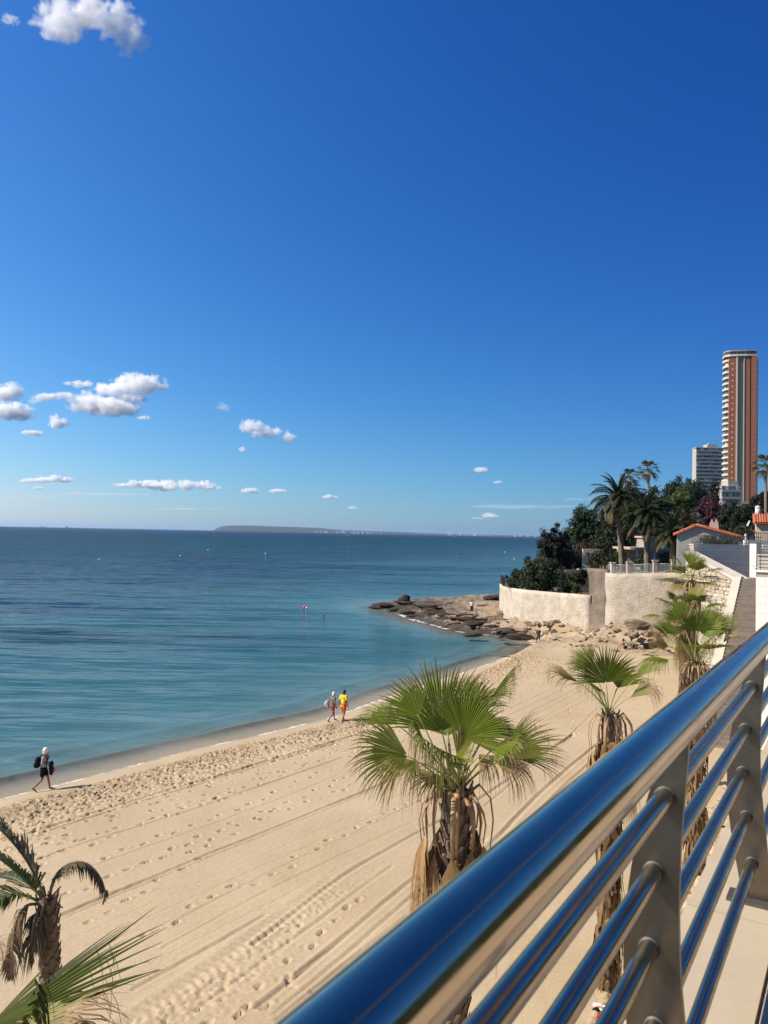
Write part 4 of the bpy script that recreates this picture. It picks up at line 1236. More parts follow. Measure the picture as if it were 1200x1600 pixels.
def hill_h(x, y):
    hi = 7.35 + np.maximum(0, y - 84) * 0.072 + np.maximum(0, x - 40) * 0.01
    hi = np.minimum(hi, 7.35 + 24 + np.maximum(0, y - 420) * .02)
    lo = np.minimum(4.1 + np.maximum(0, y - 86) * 0.03, 5.5)
    hi = 7.35 + (hi - 7.35) * np.clip((x / y - .36) / .07, 0, 1)
    k = np.clip((x - 0.283 * y - .3) / 1.2, 0, 1)
    z = lo * (1 - k) + hi * k
    return z
gx = np.concatenate([np.arange(14, 50, 0.8), np.geomspace(50, 900, 40)]); gy = np.concatenate([np.arange(56, 130, .8), np.geomspace(130, 1500, 50)])
GX, GY = np.meshgrid(gx, gy, indexing='ij')
GZ = hill_h(GX, GY) + .25 * fbm(GX * .3, GY * .3, 4, 5)
ins = inside(behind, GX, GY)
td = shore_dist(GX, GY)
GZ = np.where(td < 6, GZ * np.clip(td / 6, -.2, 1), GZ)
kq = ins[:-1, :-1] & ins[1:, 1:] & ins[1:, :-1] & ins[:-1, 1:]
M_SOIL = mat('garden_soil', (0.12, 0.09, 0.055), rough=1, var=.3, scale=.4, col2=(0.04, 0.05, 0.02), bump=.6, bscale=3, bdist=.1)
o = grid_object('hill', GX, GY, GZ, M_SOIL, None, keep=kq); tag(o, None, None, None, 'structure')
def hz(x, y):
    return float(hill_h(np.array(float(x)), np.array(float(y))))

M_BRICK = mat('red_brick', (0.30, 0.105, 0.06), rough=0.85, var=0.12, scale=.8, bump=.1, bscale=9)
M_BRICK2 = mat('brown_brick', (0.29, 0.115, 0.075), rough=0.85, var=0.12, scale=.8)
M_OLIVE = mat('olive_panel', (0.27, 0.25, 0.185), rough=0.8, var=0.1, scale=.3)
M_CREAM = mat('cream_paint', (0.56, 0.50, 0.38), rough=0.7, var=0.06, scale=.4)
M_PALE = mat('pale_concrete', (0.36, 0.34, 0.30), rough=0.8, var=0.1, scale=.5, objrand=.08)
M_GLASSD = mat('dark_window', (0.045, 0.05, 0.055), rough=0.12, var=0.3, scale=.5, spec=.8, objrand=.5)
M_BLIND = mat('window_blind', (0.38, 0.35, 0.30), rough=0.7, var=0.1, objrand=.35)
M_DGREY = mat('dark_recess', (0.055, 0.035, 0.03), rough=0.9, var=0.1)
rt = random.Random(8)
M_GREYB = mat('grey_white_paint', (0.27, 0.265, 0.255), rough=.8, var=.08, scale=.3)
def tower():
    D_ = 400.0; s = D_ / FP
    c = at(1158, 800, D_); zb = 28.0
    t = thing('apartment_tower', 'tall slim brick and cream apartment tower above the garden trees', 'tower', (c.x, c.y, zb), -R(11))
    zt = 108.5 - zb
    X = lambda px_: (px_ - 1158) * s
    def slab(name, x0, x1, y0, y1, z0, z1, m_, par=t):
        b = MB(); b.box((x0, y0, z0), (x1, y1, z1)); return b.build(name, m_, par)
    slab('core', X(1141), X(1180), 1.2, 10, 0, zt - .5, M_PALE)
    p1 = slab('brick_panel', X(1138.5), X(1149.6), 0, 2, 0, zt - 2.2, M_BRICK)
    slab('white_fin', X(1149.6), X(1151.6), -.35, 2, 0, zt - 1, M_CREAM)
    slab('recess_panel', X(1151.6), X(1160.6), .9, 2.2, 0, zt - 1, M_OLIVE)
    slab('white_fin', X(1160.6), X(1161.9), -.25, 2, 0, zt - 1, M_PALE)
    p2 = slab('brick_panel', X(1161.9), X(1169.9), 0, 2, 0, zt - 1.4, M_BRICK2)
    slab('recess_groove', X(1169.9), X(1171.9), 1.1, 2.3, 0, zt - 1.4, M_DGREY)
    slab('brick_panel', X(1171.9), X(1179.8), -.1, 2, 0, zt - 1.4, M_BRICK2)
    slab('white_fin', X(1179.8), X(1182), .3, 3, 0, zt - 1.2, M_CREAM)
    vb = MB(); vb.box((-.38, -.09, -.38), (.38, .03, .38)); v0 = None
    for k in range(25):
        z = 3.4 + k * 3.0
        if z > zt - 3.5: break
        if v0 is None: v0 = vb.build('vent', M_CREAM, p1); o = v0
        else: o = inst(v0, p1)
        o.location = (X(1144.2), 0, z)
        d_ = inst(v0, p2); d_.scale = (.45, 1, .45); d_.location = (X(1176.0), -.1, z)
    # balconies wrap the left flank
    xl = X(1138.5); plan = [(xl + .1, .35), (xl - .8, .9), (xl - 1.4, 2.2), (xl - 1.7, 4.0), (xl - 1.7, 6.0), (xl - 1.3, 7.6), (xl + .1, 8.4)]
    wall = [(xl + .2, 1.2), (xl - .7, 3.0), (xl - .9, 4), (xl - .9, 6.4), (xl + .2, 8)]
    b = MB(); b.prism(wall, 0, zt - 3); b.build('flank_wall', M_PALE, t)
    sb = MB(); sb.prism(plan, 0, .22); bal0 = None
    pb = MB()
    for a, c_ in zip(plan[:-1], plan[1:]):
        d = Vector((c_[0] - a[0], c_[1] - a[1], 0)).normalized(); n = Vector((d.y, -d.x, 0)) * .1
        A, C_ = Vector((*a, .22)), Vector((*c_, .22))
        pb.add([A, C_, C_ - n, A - n, A + Vector((0, 0, .95)), C_ + Vector((0, 0, .95)), C_ - n + Vector((0, 0, .95)), A - n + Vector((0, 0, .95))], [(0, 1, 5, 4), (2, 3, 7, 6), (4, 5, 6, 7), (0, 4, 7, 3), (1, 2, 6, 5)])
    for k in range(26):
        z = 1.6 + k * 3.0
        if z > zt - 3: break
        if bal0 is None:
            bal0 = sb.build('balcony', M_PALE, t); par0 = pb.build('parapet', M_CREAM, bal0); o = bal0; pr = par0
        else:
            o = inst(bal0, t); pr = inst(par0, o)
        o.location = (0, 0, z)
        # windows behind the parapet
        for (x0, y0, x1, y1) in ((xl - .88, 3.9, xl - .95, 5.0), (xl - .88, 5.2, xl - .95, 6.3)):
            b = MB(); b.box((x1 - .05, y0, z + .9), (x0, y1, z + 2.6)); b.build('window', M_GLASSD if rt.random() < .6 else M_BLIND, t)
        b = MB()
        a, c_ = Vector((xl - .05, 1.45, 0)), Vector((xl - .95, 3.0, 0)); d = (c_ - a).normalized(); n = Vector((d.y, -d.x, 0)) * -.0
        nn = Vector((-(c_ - a).y, (c_ - a).x, 0)).normalized() * -.08
        if nn.x > 0: nn = -nn
        A, C_ = a + nn + Vector((0, 0, z + .6)), c_ + nn + Vector((0, 0, z + .6)); up = Vector((0, 0, 2.0))
        b.add([A, C_, C_ + up, A + up, A - nn, C_ - nn, C_ - nn + up, A - nn + up], [(0, 1, 2, 3), (0, 3, 7, 4), (1, 5, 6, 2), (3, 2, 6, 7)])
        b.build('window', M_GLASSD if rt.random() < .75 else M_BLIND, t)
        if rt.random() < .06:
            b = MB(); b.add([(xl - 2.7, 5, z + 2.7), (xl - 2.7, 8, z + 2.7), (xl - 3.9, 8, z + 2.0), (xl - 3.9, 5, z + 2.0), (xl - 2.7, 5, z + 2.62), (xl - 2.7, 8, z + 2.62), (xl - 3.9, 8, z + 1.92), (xl - 3.9, 5, z + 1.92)], [(0, 1, 2, 3), (7, 6, 5, 4), (3, 2, 6, 7)])
            b.build('awning', M_PALE, t)
    # the crown: a terrace ring and a curved parapet
    ring = [(xl - 1.9, 1.5), (xl + .5, -.2), (X(1150), -.6), (X(1165), -.6), (X(1180), .2), (X(1183), 3), (X(1183), 8), (X(1178), 10), (xl, 9.6), (xl - 1.7, 6.5)]
    b = MB(); b.prism(ring, zt - 1.2, zt - .2); b.build('terrace', M_CREAM, t)
    inner = [(x * .86 + .7, y * .8 + 1.8) for x, y in ring]
    b = MB(); b.prism(inner, zt - .2, zt + 1.6); b.build('penthouse', M_PALE, t)
    b = MB(); b.prism([(x * .95, y * .95 + .5) for x, y in ring], zt + 1.6, zt + 2.0); b.build('roof', M_PALE, t)
    for k in range(7):
        x = lerp(X(1143), X(1178), k / 6); b = MB(); b.box((x - .7, 1.05, zt + .2), (x + .7, 1.3, zt + 1.3)); b.build('window', M_GLASSD, t)
tower()

def block_building():
    D_ = 590.0; s = D_ / FP
    c = at(1107, 800, D_); zb = 38.0
    t = thing('apartment_building', 'white balconied apartment block left of the brick tower', 'building', (c.x, c.y, zb))
    zt = 82.0 - zb; X = lambda px_: (px_ - 1107) * s
    b = MB(); b.box((X(1087.5), .8, 0), (X(1131), 8, zt - .4)); b.build('wall', M_PALE, t)
    b = MB(); b.box((X(1106), 2, zt - .4), (X(1121), 10, zt + 2.6)); b.box((X(1109), 3, zt + 2.6), (X(1112), 6, zt + 3.6)); b.build('penthouse', M_PALE, t)
    b = MB(); b.box((X(1086.7), .2, zt - .6), (X(1131.8), 8.4, zt)); b.build('roof', M_PALE, t)
    pb = MB(); pb.box((X(1087), -.6, 0), (X(1131.5), .5, 1.15)); p0 = None
    for k in range(15):
        z = zt - 3.3 - k * 2.9
        if z < 0: break
        if p0 is None: p0 = pb.build('balcony_front', M_GREYB, t); o = p0
        else: o = inst(p0, t)
        o.location = (0, 0, z)
        x = X(1088.5)
        while x < X(1130):
            w = rt.uniform(1.3, 3.2)
            b = MB(); b.box((x, .55, z + 1.15), (min(x + w, X(1130.5)), .9, z + 2.6)); b.build('window', rt.choice([M_GLASSD, M_GLASSD, M_GLASSD, M_BLIND, M_PALE]), t)
            x += w + rt.uniform(.25, .7)
block_building()
# pale low building at the foot of the tower
c = at(1143, 800, 330); t = thing('apartment_house', 'pale cluttered house at the foot of the brick tower', 'building', (c.x, c.y, 24)); s = 330 / FP
b = MB(); b.box((-16 * s, 0, 0), (14 * s, 10, 10.2)); b.box((-4 * s, 1, 10.2), (12 * s, 8, 12.4)); b.build('wall', M_PALE, t)
for k in range(3):
    b = MB(); b.box((-16.4 * s, -1.1, 1.5 + k * 3), (14.2 * s, .05, 2.5 + k * 3)); b.build('balcony', M_GREYB, t)
    for q in range(5):
        b = MB(); b.box((-14 * s + q * 5.4 * s, -.12, 2.6 + k * 3), (-11 * s + q * 5.4 * s, .02, 4.1 + k * 3)); b.build('window', M_GLASSD if (q + k) % 3 else M_BLIND, t)

# ================================================================== WALLS OF THE GARDEN
M_LIME = mat('limewashed_wall', (0.54, 0.47, 0.38), rough=0.95, var=0.10, scale=1.3, col2=(0.36, 0.30, 0.23), bump=.9, bscale=4.5, bdist=.10)
M_LIME2 = mat('old_plaster', (0.48, 0.415, 0.335), rough=0.95, var=0.1, scale=1.0, col2=(0.32, 0.265, 0.21), bump=.9, bscale=5, bdist=.10)
M_OLDW = mat('weathered_shaded_stone', (0.12, 0.095, 0.075), rough=1, var=.3, scale=.7, col2=(0.20, 0.165, 0.13), bump=.9, bscale=3, bdist=.15)  # brown made darker to carry the tree shade on the ruined wall
M_STONE = mat('pale_masonry', (0.47, 0.41, 0.32), rough=.95, var=.12, scale=2.5, col2=(0.31, 0.265, 0.205), bump=.6, bscale=9, bdist=.04, objrand=.25)
M_COPING = mat('coping_stone', (0.50, 0.44, 0.36), rough=.8, var=.1, scale=2, bump=.2, bscale=12, objrand=.06)
M_IRON = mat('painted_iron', (0.30, 0.33, 0.33), rough=.5, var=.1)
M_DIRON = mat('dark_iron', (0.06, 0.06, 0.06), rough=.5, var=.1)

def wall_strip(pts, z0, z1, th, name, m_, parent, sub=.5, rough_amp=.04, seed=0, closed_top=True):
    """a wall along pts with thickness, its face gently uneven; z0, z1 per point"""
    P = []
    for i in range(len(pts) - 1):
        a, c_ = pts[i], pts[i + 1]; L_ = (Vector(c_[:2]) - Vector(a[:2])).length; n = max(1, int(L_ / sub))
        for k in range(n):
            f = k / n; P.append((lerp(a[0], c_[0], f), lerp(a[1], c_[1], f), lerp(z0[i], z0[i + 1], f), lerp(z1[i], z1[i + 1], f)))
    P.append((pts[-1][0], pts[-1][1], z0[-1], z1[-1]))
    nz_ = max(2, int((max(z1) - min(z0)) / sub)); vs, fs = [], []
    n = len(P)
    for i, (x, y, a, c_) in enumerate(P):
        q = P[min(i + 1, n - 1)]; r_ = P[max(i - 1, 0)]
        d = Vector((q[0] - r_[0], q[1] - r_[1], 0)).normalized(); nr = Vector((d.y, -d.x, 0))
        for k in range(nz_ + 1):
            z = lerp(a, c_, k / nz_); w = rough_amp * 2 * mnoise.noise(Vector((x * .6, y * .6 + seed, z * .7))) + rough_amp * mnoise.noise(Vector((x * 2, y * 2 + seed, z * 2)))
            vs.append(Vector((x, y, z)) + nr * w)
        wob = .03 * mnoise.noise(Vector((x * 1.3, y * 1.3, seed)))
        vs[-1].z += wob
        vs.append(Vector((x, y, c_ + wob)) - nr * th); vs.append(Vector((x, y, a)) - nr * th)
    m_n = nz_ + 3
    for i in range(n - 1):
        for k in range(m_n - 1):
            fs.append((i * m_n + k, (i + 1) * m_n + k, (i + 1) * m_n + k + 1, i * m_n + k + 1))
    fs += [tuple(range(m_n)), tuple(range((n - 1) * m_n, n * m_n))[::-1]]
    b = MB(); b.smooth = True; b.add(vs, fs); o = b.build(name, m_, parent)
    return o
gw = thing('garden_wall', 'long low limewashed wall with a bright rounded left end above the rocks', 'wall', (0, 0, 0))
wall_strip([(p.x, p.y) for p in WALL_A], [1.2, 1.2, 1.2, 1.4, 1.5], [4.75, 4.8, 5.05, 5.05, 5.1], .5, 'wall', M_LIME, gw, .45, .05, 1)
for k in range(3):                                         # posts on the seaward end
    p = WALL_A[0].lerp(WALL_A[1], .1 + .35 * k); b = MB(); b.box((p.x + .05, p.y - .12, 4.7), (p.x + .3, p.y + .12, 5.85)); b.build('post', M_DGREY, gw)
ow = thing('ruined_wall', 'weathered stone wall end with tree shade in its colour between the garden wall and the bastion', 'wall', (0, 0, 0))
wall_strip([(WALL_B[0].x, WALL_B[0].y), (WALL_B[1].x, WALL_B[1].y)], [1.5, 1.5], [7.75, 7.75], .6, 'wall', M_OLDW, ow, .35, .14, 3)
bs = thing('bastion_wall', 'tall rounded bastion wall of pale plaster with railing on top', 'wall', (0, 0, 0))
wall_strip([(p.x, p.y) for p in WALL_C], [1.5] * 7, [7.45, 7.45, 7.45, 7.5, 7.7, 7.75, 7.75], .7, 'wall', M_LIME2, bs, .4, .06, 7)
# pillars and railing panels on the bastion
rail = thing('terrace_railing', 'grey metal terrace railing between stone pillars on the bastion', 'railing', (0, 0, 0))
PL = [(950, 75.6, 7.4), (957.5, 73.6, 7.4), (982.5, 72.6, 7.45), (1023.5, 71.4, 7.65), (1052, 70.6, 7.7)]
pil = []
for k, (px_, D_, zb) in enumerate(PL):
    p = at(px_, 890, D_); pil.append(Vector((p.x, p.y, zb)))
    if k:
        b = MB(); b.box((p.x - .2, p.y - .2, zb - .1), (p.x + .2, p.y + .2, zb + .95 + .05 * k)); b.box((p.x - .26, p.y - .26, zb + .95 + .05 * k), (p.x + .26, p.y + .26, zb + 1.05 + .05 * k)); b.build('pillar', M_STONE, rail)
for a, c_ in zip(pil[:-1], pil[1:]):
    d = (c_ - a); n = int(d.length / .13)
    b = MB(); b.tube([a + Vector((0, 0, .85)), c_ + Vector((0, 0, .85))], .035, 6); b.tube([a + Vector((0, 0, .12)), c_ + Vector((0, 0, .12))], .03, 6); b.build('rail', M_IRON, rail)
    for k in range(1, n):
        p = a.lerp(c_, k / n); b = MB(); b.box((p.x - .018, p.y - .018, p.z + .1), (p.x + .018, p.y + .018, p.z + .85)); b.build('baluster', M_IRON, rail)

# ------------------------------------------------------------------ the stairs to the beach
st = thing('beach_stairs', 'long flight of stone steps climbing beside the white wall', 'stairs', uv(43, 5.2, 1.2))
M_STEP = mat('step_stone', (0.17, 0.14, 0.115), rough=.85, var=.15, scale=2.5, bump=.2, bscale=15, objrand=.12)
si = Matrix.Translation(-uv(43, 5.2, 1.2))
def sbuild(b, name, m_, parent=st):
    b.v = [tuple(si @ Vector(p)) for p in b.v]; return b.build(name, m_, parent)
ZTOP, UTOP = 8.5, 51.2
for k in range(43):
    u1 = UTOP - .30 * k; z1 = ZTOP - .17 * k
    b = MB(); uvbox(b, u1 - .30, u1 - .003 + (0 if k else 2.6), 4.02, 6.32, z1 - .6, z1)
    b2 = b; sbuild(b2, 'step', M_STEP)
# kerb wall on the sea side of the steps
b = MB()
vs = []
for u_, z_ in ((UTOP + .6, ZTOP + .12), (UTOP - .1, ZTOP + .12), (UTOP - .30 * 42, ZTOP - .17 * 42 + .12)):
    for v_ in (6.325, 6.80):
        vs += [uv(u_, v_, z_), uv(u_, v_, -.5)]
fs = []
for k in range(2):
    a = k * 4; c_ = a + 4
    fs += [(a, c_, c_ + 2, a + 2), (a, a + 1, c_ + 1, c_), (a + 2, c_ + 2, c_ + 3, a + 3)]
fs += [(0, 2, 3, 1), (8, 9, 11, 10)]
b.add(vs, fs); sbuild(b, 'kerb_wall', M_COPING)
# masonry wall left of the stairs, seen lit: real stones in courses
mw = thing('stone_masonry_wall', 'bright rough masonry wall with sloping coping left of the stairs', 'wall', (0, 0, 0))
Y0, Y1 = 47.2, 54.9
def mtop(y): return lerp(8.33, 9.75, (y - Y0) / (Y1 - Y0))
b = MB(); vs = [(SX, Y0, -.5), (SX, Y1, -.5), (SX, Y1, mtop(Y1)), (SX, Y0, mtop(Y0)), (SX + .5, Y0, -.5), (SX + .5, Y1, -.5), (SX + .5, Y1, mtop(Y1)), (SX + .5, Y0, mtop(Y0))]
b.add(vs, [(0, 3, 2, 1), (4, 5, 6, 7), (3, 7, 6, 2), (0, 4, 7, 3), (1, 2, 6, 5)]); b.build('core', M_JOINT, mw)
rs = random.Random(4)
stones = MB(); z = 1.4; row = 0
big = []
while z < 9.8:
    h_ = rs.uniform(.16, .30); y = Y0 + rs.uniform(-.2, 0)
    while y < Y1:
        w = rs.uniform(.2, .6); y1 = min(y + w - .016, Y1 + .02); y0 = max(y, Y0 - .02)
        if y1 - y0 > .12 and z + h_ < mtop((y0 + y1) / 2) + .04:
            pr = rs.uniform(.01, .12); j = lambda: rs.uniform(-.03, .03)
            vs = [(SX + .02, y0, z), (SX + .02, y1, z), (SX + .02, y1, z + h_ - .016), (SX + .02, y0, z + h_ - .016),
                  (SX - pr, y0 + .04 + j(), z + .03 + j()), (SX - pr, y1 - .04 + j(), z + .03 + j()), (SX - pr + j() * .5, y1 - .04 + j(), z + h_ - .07 + j()), (SX - pr, y0 + .04 + j(), z + h_ - .07 + j())]
            stones.add(vs, [(4, 7, 6, 5), (0, 4, 5, 1), (1, 5, 6, 2), (2, 6, 7, 3), (3, 7, 4, 0)])
            if len(stones.v) >= 8 and z > 5.2:
                q = stones; q.build('stone', M_STONE, mw); stones = MB()
        y += w
    z += h_; row += 1
if stones.v: stones.build('lower_stones', M_STONE, mw)['kind'] = 'stuff'
b = MB(); vs = []
for y in (Y0 - .25, Y1):
    for x in (SX - .12, SX + .75): vs += [(x, y, mtop(y) + .04), (x, y, mtop(y) + .22)]
b.add(vs, [(1, 3, 7, 5), (0, 1, 5, 4), (2, 6, 7, 3), (0, 2, 3, 1), (4, 5, 7, 6), (0, 4, 6, 2)]); b.build('coping', M_COPING, mw)
# grey boarded-concrete wall behind the landing
M_GREYW = mat('ribbed_concrete', (0.58, 0.52, 0.43), rough=.9, var=.08, scale=1.2, bump=.2, bscale=10, objrand=.07)
gwv = thing('ribbed_retaining_wall', 'grey ribbed concrete retaining wall behind the top of the stairs', 'wall', (0, 0, 0))
ga, gb = Vector((22.15, 55.0, 0)), Vector((28.2, 56.9, 0)); gd = (gb - ga).normalized(); gn = Vector((gd.y, -gd.x, 0)); GL = (gb - ga).length
def gwbox(b, l0, l1, t0, t1, z0, z1):
    P = lambda l, t_, z_: ga + gd * l + gn * t_ + Vector((0, 0, z_))
    b.add([P(l0, t0, z0), P(l1, t0, z0), P(l1, t1, z0), P(l0, t1, z0), P(l0, t0, z1), P(l1, t0, z1), P(l1, t1, z1), P(l0, t1, z1)], [(0, 1, 2, 3), (4, 7, 6, 5), (0, 4, 5, 1), (1, 5, 6, 2), (2, 6, 7, 3), (3, 7, 4, 0)])
b = MB(); gwbox(b, 0, GL, -.4, 0, 1, 10.4); b.build('core', M_JOINT, gwv)
for k in range(12):
    z0 = 7.9 + k * .21; b = MB(); gwbox(b, -.02, GL + .02, 0, .035, z0, z0 + .195); b.build('board', M_GREYW, gwv)
b = MB(); gwbox(b, -.05, GL + .05, -.42, .08, 10.42, 10.5); b.build('coping', M_COPING, gwv)
# iron fence on it
fe = thing('iron_fence', 'thin iron fence with ivy on the ribbed wall', 'fence', (0, 0, 0))
for k in range(int(GL / .16)):
    b = MB(); p = ga + gd * (k * .16 + .05) - gn * .2
    b.box((p.x - .012, p.y - .012, 10.5), (p.x + .012, p.y + .012, 11.15)); b.build('bar', M_DIRON, fe)
for z_ in (10.6, 11.08):
    b = MB(); b.tube([ga - gn * .2 + Vector((0, 0, z_)), gb - gn * .2 + Vector((0, 0, z_))], .018, 6); b.build('rail', M_DIRON, fe)
p = at(1165, 845, 57); t = thing('white_post', 'white painted post at the end of the ivy fence', 'post', (p.x, p.y, 10.3))
b = MB(); b.box((-.12, -.12, 0), (.12, .12, .55)); b.box((-.05, -.05, .55), (.05, .05, 1.0)); b.build('shaft', M_WHITE, t)
# block and pillar closing the landing, with a rail
blk = thing('stair_end_wall', 'beige end wall with pillar right of the stair landing', 'wall', (0, 0, 0))
b = MB(); uvbox(b, 53.4, 53.8, 3.0, 6.1, 7.5, 9.9); b.build('wall', M_COPING, blk)
b = MB(); uvbox(b, 53.35, 53.85, 5.75, 6.13, 7.5, 10.62); b.build('pillar', M_WHITE, blk)
b = MB(); uvbox(b, 53.3, 53.9, 3.0, 5.72, 9.9, 9.98); b.build('coping', M_COPING, blk)
b = MB(); b.tube([uv(53.2, 6.0, 9.3), uv(51.5, 4.9, 8.9)], .025, 8); b.build('handrail', M_IRON, blk)
tr2 = thing('grey_pipe_railing', 'grey pipe railing in front of the lamp post', 'railing', (0, 0, 0))
for k in range(4):
    b = MB(); b.tube([uv(53.6, 5.5, 10.02 + k * .17), uv(53.6, 2.6, 10.02 + k * .17)], .022, 8); b.build('rail', M_IRON, tr2)
for v_ in (5.4, 4.6, 3.8, 3.0):
    b = MB(); b.tube([uv(53.6, v_, 9.98), uv(53.6, v_, 10.6)], .03, 8); b.build('post', M_IRON, tr2)
lp = thing('lamp_post', 'slim grey lamp post with a short arm at the right edge', 'lamp post', uv(56.0, 5.2, 9.4))
b = MB(); b.tube([(0, 0, 0), (0, 0, 3.35)], [.085, .07], 10); b.build('pole', M_IRON, lp)
b = MB(); b.box((-.05, -.08, 3.3), (1.0, .08, 3.42)); b.build('lamp_arm', M_IRON, lp)
b = MB(); b.box((.35, -.12, 3.22), (.95, .12, 3.30)); b.build('lamp_head', M_DGREY, lp)
# white block wall of the promenade return
ww = thing('white_block_wall', 'bright white block wall of the promenade beside the stairs', 'wall', uv(38, 2, 1))
wi = Matrix.Translation(-uv(38, 2, 1))
b = MB(); uvbox(b, 37.92, 38.3, .5, 4.06, -.8, FZ - .05); b.v = [tuple(wi @ Vector(p)) for p in b.v]; b.build('core', M_JOINT, ww)
M_WBLOCK = mat('white_block', (0.74, 0.72, 0.67), rough=.75, var=.04, scale=2, bump=.15, bscale=14, objrand=.03)
row = 0; z = 1.6
while z < FZ - .3:
    v_ = .5 - (.4 if row % 2 else 0)
    while v_ < 4.09:
        v0, v1 = max(v_, .5), min(v_ + .8 - .008, 4.09)
        if v1 - v0 > .05:
            b = MB(); uvbox(b, 37.89, 37.93, v0, v1, z, min(z + .392, FZ - .06)); b.v = [tuple(wi @ Vector(p)) for p in b.v]; b.build('block', M_WBLOCK, ww)
        v_ += .8
    z += .4; row += 1
b = MB(); uvbox(b, 37.84, 38.35, .5, 4.14, FZ - .05, FZ + .03); b.v = [tuple(wi @ Vector(p)) for p in b.v]; b.build('coping', M_WHITE, ww)
# the steel railing on the return, backlit darkness put into its metal colour
r2 = thing('curved_railing', 'steel railing with curved posts, backlit darkness painted in, on top of the white block wall', 'railing', uv(38.1, 2, FZ))
ri = Matrix.Translation(-uv(38.1, 2, FZ))
def r2b(b, n_, m_):
    b.v = [tuple(ri @ Vector(p)) for p in b.v]; b.build(n_, m_, r2)
b = MB(); b.tube([uv(38.1, .4, FZ + .95), uv(38.1, 4.0, FZ + .95)], .042, 12); r2b(b, 'handrail', M_COLLAR)
for h_, v_ in BARS:
    off = (v_ - .33)
    b = MB(); b.tube([uv(38.1 - off, .4, FZ + 1.33 - h_), uv(38.1 - off, 4.0, FZ + 1.33 - h_)], .0195, 8); r2b(b, 'bar', M_COLLAR)
for q in range(9):
    vv_ = .5 + q * .43; b = MB(); n = len(prof); vs = []
    for dv_ in (-.01, .01):
        vs += [uv(38.1 - (c_ - .33) - w, vv_ + dv_, FZ + 1.33 - h_) for h_, c_, w in prof] + [uv(38.1 - (c_ - .33) + w, vv_ + dv_, FZ + 1.33 - h_) for h_, c_, w in prof]
    fs = []
    for k in range(n - 1):
        fs += [(k, n + k, n + k + 1, k + 1), (2*n + k, 2*n + k + 1, 3*n + k + 1, 3*n + k), (k, k + 1, 2*n + k + 1, 2*n + k), (n + k, 3*n + k, 3*n + k + 1, n + k + 1)]
    b.add(vs, fs); r2b(b, 'post', M_COLLAR)

# ------------------------------------------------------------------ villas
M_VILLA = mat('villa_wall', (0.50, 0.48, 0.44), rough=.85, var=.05, scale=.7, bump=.1, bscale=8)
M_ROOF = mat('red_roof_tile', (0.42, 0.12, 0.06), rough=.8, var=.25, scale=4, bump=.2, bscale=20, objrand=.2)
M_CHIM = mat('chimney_render', (0.42, 0.30, 0.23), rough=.9, var=.1)
def roof_rows(parent, a, c_, down, n, r=.10):
    """rows of barrel tiles from the ridge line a-c_ along 'down'"""
    for k in range(n):
        p = a.lerp(c_, (k + .5) / n); b = MB()
        b.tube([p + down * (j / 5) + Vector((0, 0, .02 * (j % 2))) for j in range(6)], r, 6); b.build('tile_row', M_ROOF, parent)
M_VSHADE = mat('shaded_villa_wall', (0.27, 0.265, 0.245), rough=.9, var=.06, scale=.7)  # white villa walls with their shade put into the grey
v1 = thing('white_villa', 'low white house with red tiled gable behind the ribbed wall', 'house', (25.2, 66.0, 0), -R(20))
yv = 66.0
PG = [(25.2, 8.5), (25.2, 11.25), (26.7, 11.95), (30.3, 10.98), (30.3, 8.5)]
b = MB(); n = len(PG)
vs = [(x, yv, z) for x, z in PG] + [(x, yv + 4, z) for x, z in PG]
b.add(vs, [tuple(range(n)), tuple(range(2 * n - 1, n - 1, -1))] + [(i, i + n, (i + 1) % n + n, (i + 1) % n) for i in range(n)]); b.build('wall', M_VSHADE, v1)
rf = MB(); rf.add([(24.9, yv - .3, 11.12), (26.7, yv - .3, 11.98), (30.6, yv - .3, 10.93), (24.9, yv + 4.2, 11.12), (26.7, yv + 4.2, 11.98), (30.6, yv + 4.2, 10.93), (24.9, yv - .3, 11.22), (26.7, yv - .3, 12.08), (30.6, yv - .3, 11.03), (24.9, yv + 4.2, 11.22), (26.7, yv + 4.2, 12.08), (30.6, yv + 4.2, 11.03)],
                  [(0, 1, 7, 6), (1, 2, 8, 7), (6, 7, 10, 9), (7, 8, 11, 10), (0, 6, 9, 3), (2, 5, 11, 8), (0, 3, 4, 1), (1, 4, 5, 2)]); ro = rf.build('roof', M_ROOF, v1)
roof_rows(ro, Vector((26.7, yv - .25, 12.1)), Vector((26.7, yv + 4.0, 12.1)), Vector((3.9, 0, -1.05)), 12)
roof_rows(ro, Vector((26.7, yv - .25, 12.1)), Vector((26.7, yv + 4.0, 12.1)), Vector((-1.8, 0, -.86)), 12)
pc_ = Vector((28.2, 0, 0)); b = MB()
b.add([(pc_.x - .42, 67.6, 10.8), (pc_.x + .42, 67.6, 10.8), (pc_.x + .42, 68.4, 10.8), (pc_.x - .42, 68.4, 10.8), (pc_.x - .33, 67.7, 12.25), (pc_.x + .33, 67.7, 12.25), (pc_.x + .33, 68.3, 12.25), (pc_.x - .33, 68.3, 12.25)], [(0, 1, 5, 4), (1, 2, 6, 5), (2, 3, 7, 6), (3, 0, 4, 7), (4, 5, 6, 7)])
ch = b.build('chimney', M_CHIM, ro)
for s_ in (-.17, .17):
    b = MB(); b.add([(pc_.x + s_ - .17, 67.7, 12.25), (pc_.x + s_ + .17, 67.7, 12.25), (pc_.x + s_, 67.7, 12.62), (pc_.x + s_ - .17, 68.3, 12.25), (pc_.x + s_ + .17, 68.3, 12.25), (pc_.x + s_, 68.3, 12.62)], [(0, 1, 2), (5, 4, 3), (1, 4, 5, 2), (0, 2, 5, 3)]); b.build('chimney_cap', M_CHIM, v1)
